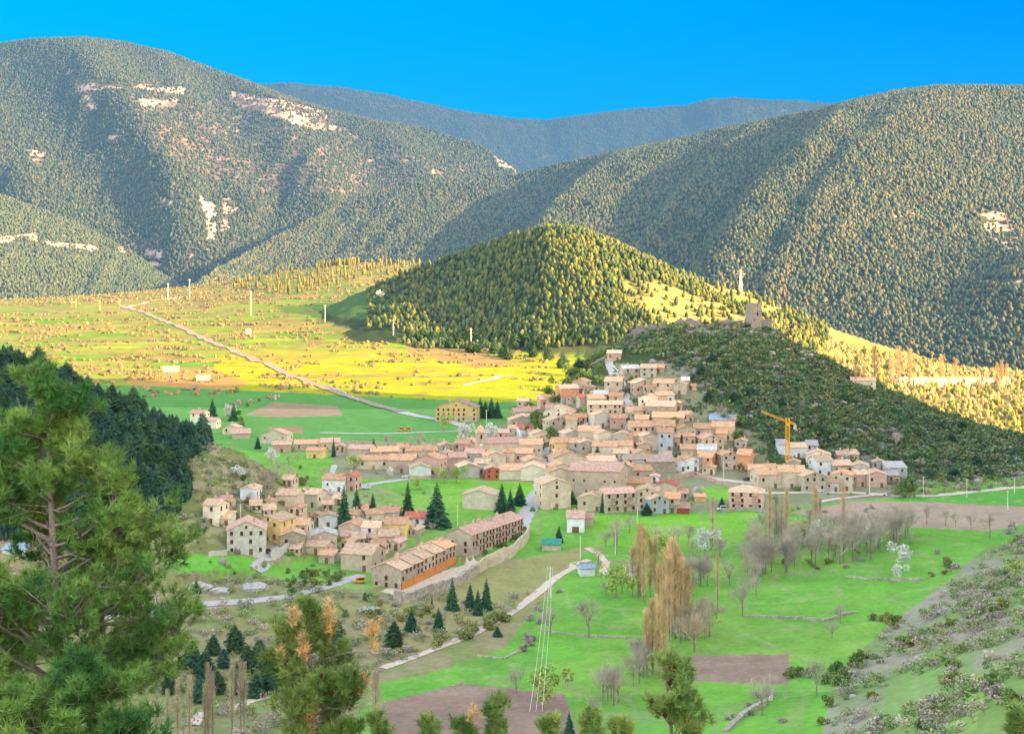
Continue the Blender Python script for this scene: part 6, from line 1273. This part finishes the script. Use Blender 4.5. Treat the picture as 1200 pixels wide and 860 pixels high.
bushes([(880, 500), (950, 510), (1000, 520), (1040, 520)], 16, ['grey', 'green'], 1.8, 3.2, 'bush on the slope behind the crane', 'bushes behind the crane', 8)
bushes([(900, 600), (950, 600), (1000, 600), (1040, 600)], 8, ['grey'], 1.4, 2.4, 'small grey bush at the foot of the right village', 'small bushes below the right village', 5)
bushes([(850, 845), (900, 815), (870, 850), (930, 850)], 12, ['grey'], 1.2, 2.2, 'grey bramble bush along the crumbling stone bank', 'brambles along the crumbling bank', 5)
bushes([(980, 640), (940, 655), (900, 665), (1010, 655), (960, 670)], 14, ['grey', 'olive'], 1.2, 2.4, 'low bush in the gaps of the meadow thicket', 'low bushes of the meadow thicket', 6)
GP = []
for i in range(170):
    x, y = r.choice([(r.uniform(600, 860), r.uniform(460, 600)), (r.uniform(260, 520), r.uniform(520, 670)), (r.uniform(860, 1060), r.uniform(530, 585)), (r.uniform(230, 440), r.uniform(560, 690))]); GP.append(tuple(hit(x, y)))
GP = np.array(GP); hh = 2.2 * (.4 + .9 * rng.random(len(GP)))
mass('garden_shrubs', GP, hh, hh * 1.0, 'bush', palette(len(GP), [(0.10, 0.20, 0.05), (0.18, 0.24, 0.07), (0.30, 0.26, 0.20)]), M['forest'], 'low garden shrubs filling the gaps between the village houses', 'shrubs')
for i in range(34):
    x, y = r.choice([(r.uniform(610, 860), r.uniform(470, 600)), (r.uniform(260, 520), r.uniform(530, 660)), (r.uniform(330, 560), r.uniform(520, 560))])
    tree('bare_tree', 'leafless garden tree between the village houses', 'bare tree', x, y, r.uniform(5, 9), BARE + BARET, BTR, 1.1, 'leafless garden trees between the village houses')
print('trees done')
# ------------------------------------------------------------------ foreground pines
m = MB(); m.tube([Vector((0, 0, 0)), Vector((0, 0, .03)), Vector((.005, 0, .07)), Vector((.01, 0, .11))], [.02, .04, .034, .01], 8); CONE = m.mesh('cone', M['cone'])
def needle_tpl(seed, n=26, L=.15):
    r = np.random.default_rng(seed); A = np.zeros((n, 3)); A[:, 2] = r.random(n) * .10 - .05; d = r.normal(size=(n, 3)); d[:, 2] = np.abs(d[:, 2]) * .9 + .45; d /= np.linalg.norm(d, axis=1)[:, None]
    B = A + d * L * (.75 + .4 * r.random(n))[:, None]; s = np.cross(d, r.normal(size=(n, 3))); s /= np.linalg.norm(s, axis=1)[:, None]; s *= .0065
    V = np.stack([A - s, A + s, B], 1).reshape(-1, 3); return V, np.arange(len(V)).reshape(-1, 3)
NT = [needle_tpl(i) for i in range(6)]
def tufts(name, P, D, S_, material, parent):
    """pine needle tufts at P pointing along D"""
    P = np.array(P); D = np.array(D); S_ = np.array(S_); D = D / np.linalg.norm(D, axis=1)[:, None]; r = np.random.default_rng(len(P)); var = r.integers(0, 6, len(P)); Vs = []; Fs = []; off = 0
    for k in range(6):
        I = np.nonzero(var == k)[0]
        if not len(I): continue
        tv, tf = NT[k]; w = D[I]; u = np.cross(w, r.normal(size=w.shape)); u /= np.linalg.norm(u, axis=1)[:, None]; v = np.cross(w, u); s = S_[I][:, None, None]
        V = (tv[None, :, 0:1] * u[:, None] + tv[None, :, 1:2] * v[:, None] + tv[None, :, 2:3] * w[:, None]) * s + P[I][:, None]
        Vs.append(V.reshape(-1, 3)); Fs.append((tf[None] + (np.arange(len(I)) * len(tv))[:, None, None] + off).reshape(-1, 3)); off += V.shape[0] * V.shape[1]
    return link(bpy.data.objects.new(name, npmesh(name, np.concatenate(Vs), np.concatenate(Fs), material)), parent)
def big_pine(label, base_px, Y, trunk_px, rad_px, limbs, leaf, seed, dens=1.0, dead=0, cones=0, tuft=1.0, sc=1.0, extra=None, deadpts=None):
    """trunk_px: list of (px, py); limbs: (py, side angle deg, length px, rise px)"""
    rr = random.Random(seed); k = Y / F
    def W(px, py, dy=0): return Vector(((px - CX) * (Y + dy) / F, Y + dy, CZ - (py - HZ) * (Y + dy) / F))
    gz = float(zat((base_px - CX) * k, Y)); T = [W(*p) for p in trunk_px]; bot = Vector((W(trunk_px[-1][0] + 2, 0).x, Y, gz - .3))
    if T[-1].z > gz: T.append(bot)
    t = empty('pine_tree', Vector((bot.x, Y, gz))); tag(t, label, 'pine tree'); O = Vector((bot.x, Y, gz))
    n = len(T); m = MB(); rad = [rad_px * k * (.12 + .88 * (i / (n - 1)) ** .8) for i in range(n)]; m.tube([p - O for p in T], rad, 8); m.build('trunk', M['bark'], t)
    def trunk_at(py):
        ys = [p[1] for p in trunk_px]; xs = [p[0] for p in trunk_px]; return W(float(np.interp(py, ys, xs)), py)
    bm_ = MB(); P = []; D = []; Sz = []; PD = []; DD = []; SD = []; CN = []
    def twig(p, d, L, lv, isdead):
        d = d.normalized(); pts = [p]; q = p.copy(); dd = d.copy(); ns = 4
        for i in range(ns):
            dd = (dd + Vector((rr.gauss(0, .16), rr.gauss(0, .16), rr.gauss(0, .12) + .10))).normalized(); q = q + dd * L / ns; pts.append(q.copy())
        w0 = .006 + .012 * L; bm_.tube([x - O for x in pts], [w0 * (1 - .7 * i / ns) for i in range(ns + 1)], 4)
        if lv > 0:
            for i in range(int(3 + L * 3.5)):
                g = rr.uniform(.3, 1.0); j = min(int(g * ns), ns - 1); pp = pts[j] + (pts[j + 1] - pts[j]) * (g * ns - j); side = Vector((rr.gauss(0, 1), rr.gauss(0, 1), rr.gauss(0, .5))).normalized()
                twig(pp, dd * .75 + side * .85, L * rr.uniform(.28, .45), lv - 1, isdead)
        if lv <= 1:
            nt_ = max(2, int(L * 8.0 * dens)) if lv == 0 else max(2, int(L * 3 * dens))
            for i in range(nt_):
                g = 1 - (i / nt_) * (.6 if lv == 0 else .22); j = min(int(g * ns), ns - 1); pp = pts[j] + (pts[j + 1] - pts[j]) * (g * ns - j)
                s = Vector((rr.gauss(0, .05), rr.gauss(0, .05), rr.gauss(0, .05)))
                (PD if isdead else P).append(tuple(pp + s - O)); (DD if isdead else D).append(tuple(dd + Vector((rr.gauss(0, .3), rr.gauss(0, .3), .35)))); (SD if isdead else Sz).append(tuft * rr.uniform(.8, 1.25))
            if cones and rr.random() < cones: CN.append(pts[-1] - O - dd * .12)
    for (py, ang, lpx, rise) in limbs:
        p0 = trunk_at(py); a = R(ang); L = max(.12, lpx * k * .78 - .12); d = Vector((math.cos(a), math.sin(a), rise))
        pts = [p0]; q = p0.copy(); dd = d.normalized(); ns = 7
        for i in range(ns):
            dd = (dd + Vector((rr.gauss(0, .08), rr.gauss(0, .08), .05 + rr.gauss(0, .05)))).normalized(); q = q + dd * L / ns; pts.append(q.copy())
        r0 = min(.05, .012 + .016 * L); bm_.tube([x - O for x in pts], [r0 * (1 - .75 * i / ns) for i in range(ns + 1)], 5)
        for i in range(int(4 + L * 4.0)):
            g = rr.uniform(.32, 1.0); j = min(int(g * ns), ns - 1); pp = pts[j] + (pts[j + 1] - pts[j]) * (g * ns - j); side = Vector((rr.gauss(0, 1), rr.gauss(0, 1), rr.gauss(0, .45) + .25)).normalized()
            twig(pp, dd * .7 + side * .9, (.22 * sc + L * .18) * rr.uniform(.7, 1.2), 1, dead and rr.random() < dead)
        twig(pts[-1], dd, .3 * sc + L * .12, 1, False)
    top = T[0]; twig(top - Vector((0, 0, .45 * sc)), Vector((0, 0, 1)), .5 * sc, 1, False)
    if deadpts:
        for (x, y, n_, s_) in deadpts:
            c = W(x, y, rr.uniform(-.6, .2)); a = trunk_at(y + 30); bm_.tube([a - O, (a * .4 + c * .6) - O + Vector((0, 0, -.1)), c - O + Vector((0, 0, -s_))], [.02, .014, .008], 4)
            for i in range(n_):
                v = Vector((rr.gauss(0, .45), rr.gauss(0, .45), rr.gauss(0, 1))) * s_ * .55; PD.append(tuple(c + v - O)); DD.append((rr.gauss(0, .5), rr.gauss(0, .5), 1)); SD.append(tuft * 1.0)
    # stray dead twigs near the trunk
    for i in range(26):
        py = rr.uniform(trunk_px[0][1] + 120, trunk_px[-1][1]); p0 = trunk_at(py); a = rr.uniform(0, 6.28); L = rr.uniform(.5, 1.5); q = p0 + Vector((math.cos(a), math.sin(a), .1)) * L
        mid = (p0 + q) / 2 + Vector((0, 0, rr.uniform(-.1, .12))); bm_.tube([p0 - O, mid - O, q - O], [.016, .010, .004], 4)
        for u in range(4): s = mid + (q - mid) * rr.random(); e = s + Vector((rr.gauss(0, .2), rr.gauss(0, .2), rr.gauss(.05, .15))); bm_.bar(s - O, e - O, .006, .002, 3)
    bm_.build('branches', M['bark'], t); tufts('crown', P, D, Sz, M[leaf], t)
    if PD: tufts('dead_needles', PD, DD, SD, M['needles_dead'], t)
    if CN:
        for p in rr.sample(CN, min(len(CN), 50)): inst('cone', CONE, t, p, rr.uniform(0, 6))
    print(label[:20], len(P), 'tufts'); return t
rr_ = random.Random(11)
L1 = []
for py in range(456, 870, 15):
    f = (py - 440) / 400; base = 28 + 200 * min(1, f * 1.35) ** 1.05
    for k in range(2): L1.append((py + rr_.uniform(-5, 5), rr_.uniform(0, 360), base * rr_.uniform(.62, 1.0), rr_.uniform(.15, .55)))
L1 = [(a, (b if not (590 < a < 700 and 215 < b < 325) else b - 180), c, d) for a, b, c, d in L1]
L1 += [(655, -8, 172, .34), (640, -25, 150, .3), (700, 10, 195, .10), (735, -12, 200, .06), (770, 4, 190, .02), (600, -5, 105, .4), (575, 12, 80, .5), (540, 0, 55, .6), (560, 180, 80, .3), (620, 175, 120, .2), (800, -20, 190, .0), (690, -30, 180, .15), (830, 15, 150, .1)]
big_pine('tall full pine rising close in front at the left edge', 75, 27.0, [(56, 438), (57, 500), (58, 560), (62, 630), (66, 690), (68, 760), (70, 830), (72, 900)], 7.5, L1, 'needles', 5, 1.0, cones=.08, tuft=1.15)
L2 = [(py, rr_.uniform(0, 360), (40 + 120 * min(1, (py - 800) / 120)) * rr_.uniform(.7, 1), rr_.uniform(.1, .5)) for py in range(805, 960, 5)]
big_pine('bushy bright green pine top at the bottom left corner', 60, 22.0, [(78, 795), (76, 850), (74, 920), (74, 1000)], 6, L2, 'needles', 6, 1.0, tuft=1.1)
L3 = []
for py in range(718, 900, 12):
    f = (py - 700) / 160; L3.append((py + rr_.uniform(-4, 4), rr_.uniform(0, 360), (20 + 76 * min(1, f * 1.3)) * rr_.uniform(.6, 1.05), rr_.uniform(.3, .8))); 
    if f > .3: L3.append((py, rr_.choice([0, 180]) + rr_.uniform(-30, 30), (18 + 75 * min(1, f * 1.3)) * rr_.uniform(.7, 1), .5))
big_pine('thin pine with orange dead branch tips in the centre foreground', 365, 27.0, [(357, 702), (361, 740), (364, 780), (367, 820), (368, 870), (370, 930)], 4.2, L3, 'needles_b', 7, .42, sc=.5, dead=.05, cones=.05, tuft=1.05,
    deadpts=[(386, 728, 24, .36), (437, 746, 20, .28), (344, 724, 14, .15), (355, 756, 14, .2), (330, 768, 12, .14)])
L4 = [(py, rr_.uniform(0, 360), (16 + 52 * min(1, (py - 770) / 60)) * rr_.uniform(.7, 1), rr_.uniform(.5, 1.0)) for py in range(785, 900, 13)] + [(850, 0, 50, 1.1), (845, 180, 30, .9), (870, 0, 60, .9)]
big_pine('young pine top with brown cones at the bottom right of centre', 792, 25.0, [(776, 772), (782, 810), (786, 850), (788, 900), (790, 950)], 4.0, L4, 'needles_b', 8, .55, cones=.3, tuft=1.0, sc=.55)
for (x, y, lab, sd) in [(578, 826, 'thin pine shoot poking up at the bottom centre', 21), (690, 838, 'small pine tip at the bottom, left of the cone bearing pine', 22), (640, 850, 'low pine tip at the bottom between its neighbours', 23), (505, 852, 'small yellowish pine tip at the bottom left of centre', 24), (545, 850, 'pine tip with a dead orange spray at the bottom', 25), (725, 850, 'little pine tip just left of the cone bearing pine', 26), (445, 846, 'pine tip at the foot of the thin orange tipped pine', 27), (1190, 838, 'dark small pine at the bottom right corner', 28)]:
    Ls = [(py, rr_.uniform(0, 360), rr_.uniform(8, 26), rr_.uniform(.5, 1.1)) for py in range(y + 10, y + 90, 11)]
    big_pine(lab, x, 24.0, [(x, y), (x + 2, y + 40), (x + 2, y + 120)], 3, Ls, 'needles_b', sd, .5, cones=.1, tuft=.95, sc=.45, deadpts=[(550, 842, 16, .2)] if sd == 25 else None)
SUN_E = 20; SKY_STRENGTH = 1.02; SKY_TINT = (1.44, 1.10, 0.86)
# ------------------------------------------------------------------ camera, sun, sky
cam = bpy.data.objects.new('camera', bpy.data.cameras.new('camera')); COL.objects.link(cam); S.camera = cam
cam.location = (0, 0, CZ); cam.rotation_euler = (R(90), 0, 0); cam.data.sensor_width = 36; cam.data.lens = 36 * F / 1200; cam.data.shift_y = (HZ - 430) / 1200
cam.data.clip_end = 60000; cam.data.clip_start = 0.5
sl = bpy.data.lights.new('sun', 'SUN'); sun = bpy.data.objects.new('sun', sl); COL.objects.link(sun)
sl.energy = SUN_E; sl.angle = R(0.55); sl.color = (1.0, 0.63, 0.25)
d = Vector((SUN_DIR.x * math.cos(R(SUN_EL)), SUN_DIR.y * math.cos(R(SUN_EL)), -math.sin(R(SUN_EL))))
sun.rotation_euler = d.to_track_quat('-Z', 'Y').to_euler()
W = bpy.data.worlds.new('World'); S.world = W; W.use_nodes = True; nt = W.node_tree
bgd = nt.nodes['Background']; sky = nt.nodes.new('ShaderNodeTexSky'); sky.sky_type = 'NISHITA'; sky.sun_disc = False
sky.sun_elevation = R(SUN_EL); sky.sun_rotation = math.atan2(-SUN_DIR.x, -SUN_DIR.y)
tint = hexn(nt, 'ShaderNodeVectorMath', operation='MULTIPLY'); tint.inputs[1].default_value = SKY_TINT
nt.links.new(sky.outputs[0], tint.inputs[0])
tc = nt.nodes.new('ShaderNodeTexCoord'); sp = nt.nodes.new('ShaderNodeSeparateXYZ'); nt.links.new(tc.outputs['Generated'], sp.inputs[0])
dp = hexn(nt, 'ShaderNodeVectorMath', operation='DOT_PRODUCT'); dp.inputs[1].default_value = (0, 0.995, 0.1); nt.links.new(tc.outputs['Generated'], dp.inputs[0])
mr = hexn(nt, 'ShaderNodeMapRange', interpolation_type='SMOOTHSTEP'); mr.inputs[1].default_value = 0.74; mr.inputs[2].default_value = 0.88; nt.links.new(dp.outputs['Value'], mr.inputs[0])
gx = hexn(nt, 'ShaderNodeMapRange'); gx.inputs[1].default_value = -0.36; gx.inputs[2].default_value = 0.36; nt.links.new(sp.outputs[0], gx.inputs[0])
az = hexn(nt, 'ShaderNodeMix', data_type='RGBA'); st_ = SKY_STRENGTH
az.inputs[6].default_value = (0.0, 0.53 / st_, 1.0 / st_, 1); az.inputs[7].default_value = (0.0, 0.345 / st_, 1.0 / st_, 1); nt.links.new(gx.outputs[0], az.inputs[0])
hz = hexn(nt, 'ShaderNodeMapRange', interpolation_type='SMOOTHSTEP'); hz.inputs[1].default_value = 0.20; hz.inputs[2].default_value = 0.07; hz.inputs[3].default_value = 0; hz.inputs[4].default_value = .45; nt.links.new(sp.outputs[2], hz.inputs[0])
hm = hexn(nt, 'ShaderNodeMix', data_type='RGBA'); hm.inputs[7].default_value = (0.03 / st_, 0.56 / st_, 1.0 / st_, 1); nt.links.new(hz.outputs[0], hm.inputs[0]); nt.links.new(az.outputs[2], hm.inputs[6])
mx = hexn(nt, 'ShaderNodeMix', data_type='RGBA'); nt.links.new(mr.outputs[0], mx.inputs[0]); nt.links.new(tint.outputs[0], mx.inputs[6]); nt.links.new(hm.outputs[2], mx.inputs[7])
nt.links.new(mx.outputs[2], bgd.inputs[0]); bgd.inputs[1].default_value = SKY_STRENGTH
S.view_settings.view_transform = 'Standard'; S.view_settings.look = 'None'; S.view_settings.exposure = 0; S.view_settings.gamma = 1
S.cycles.use_denoising = True; S.cycles.max_bounces = 4; S.cycles.diffuse_bounces = 2; S.cycles.sample_clamp_indirect = 4
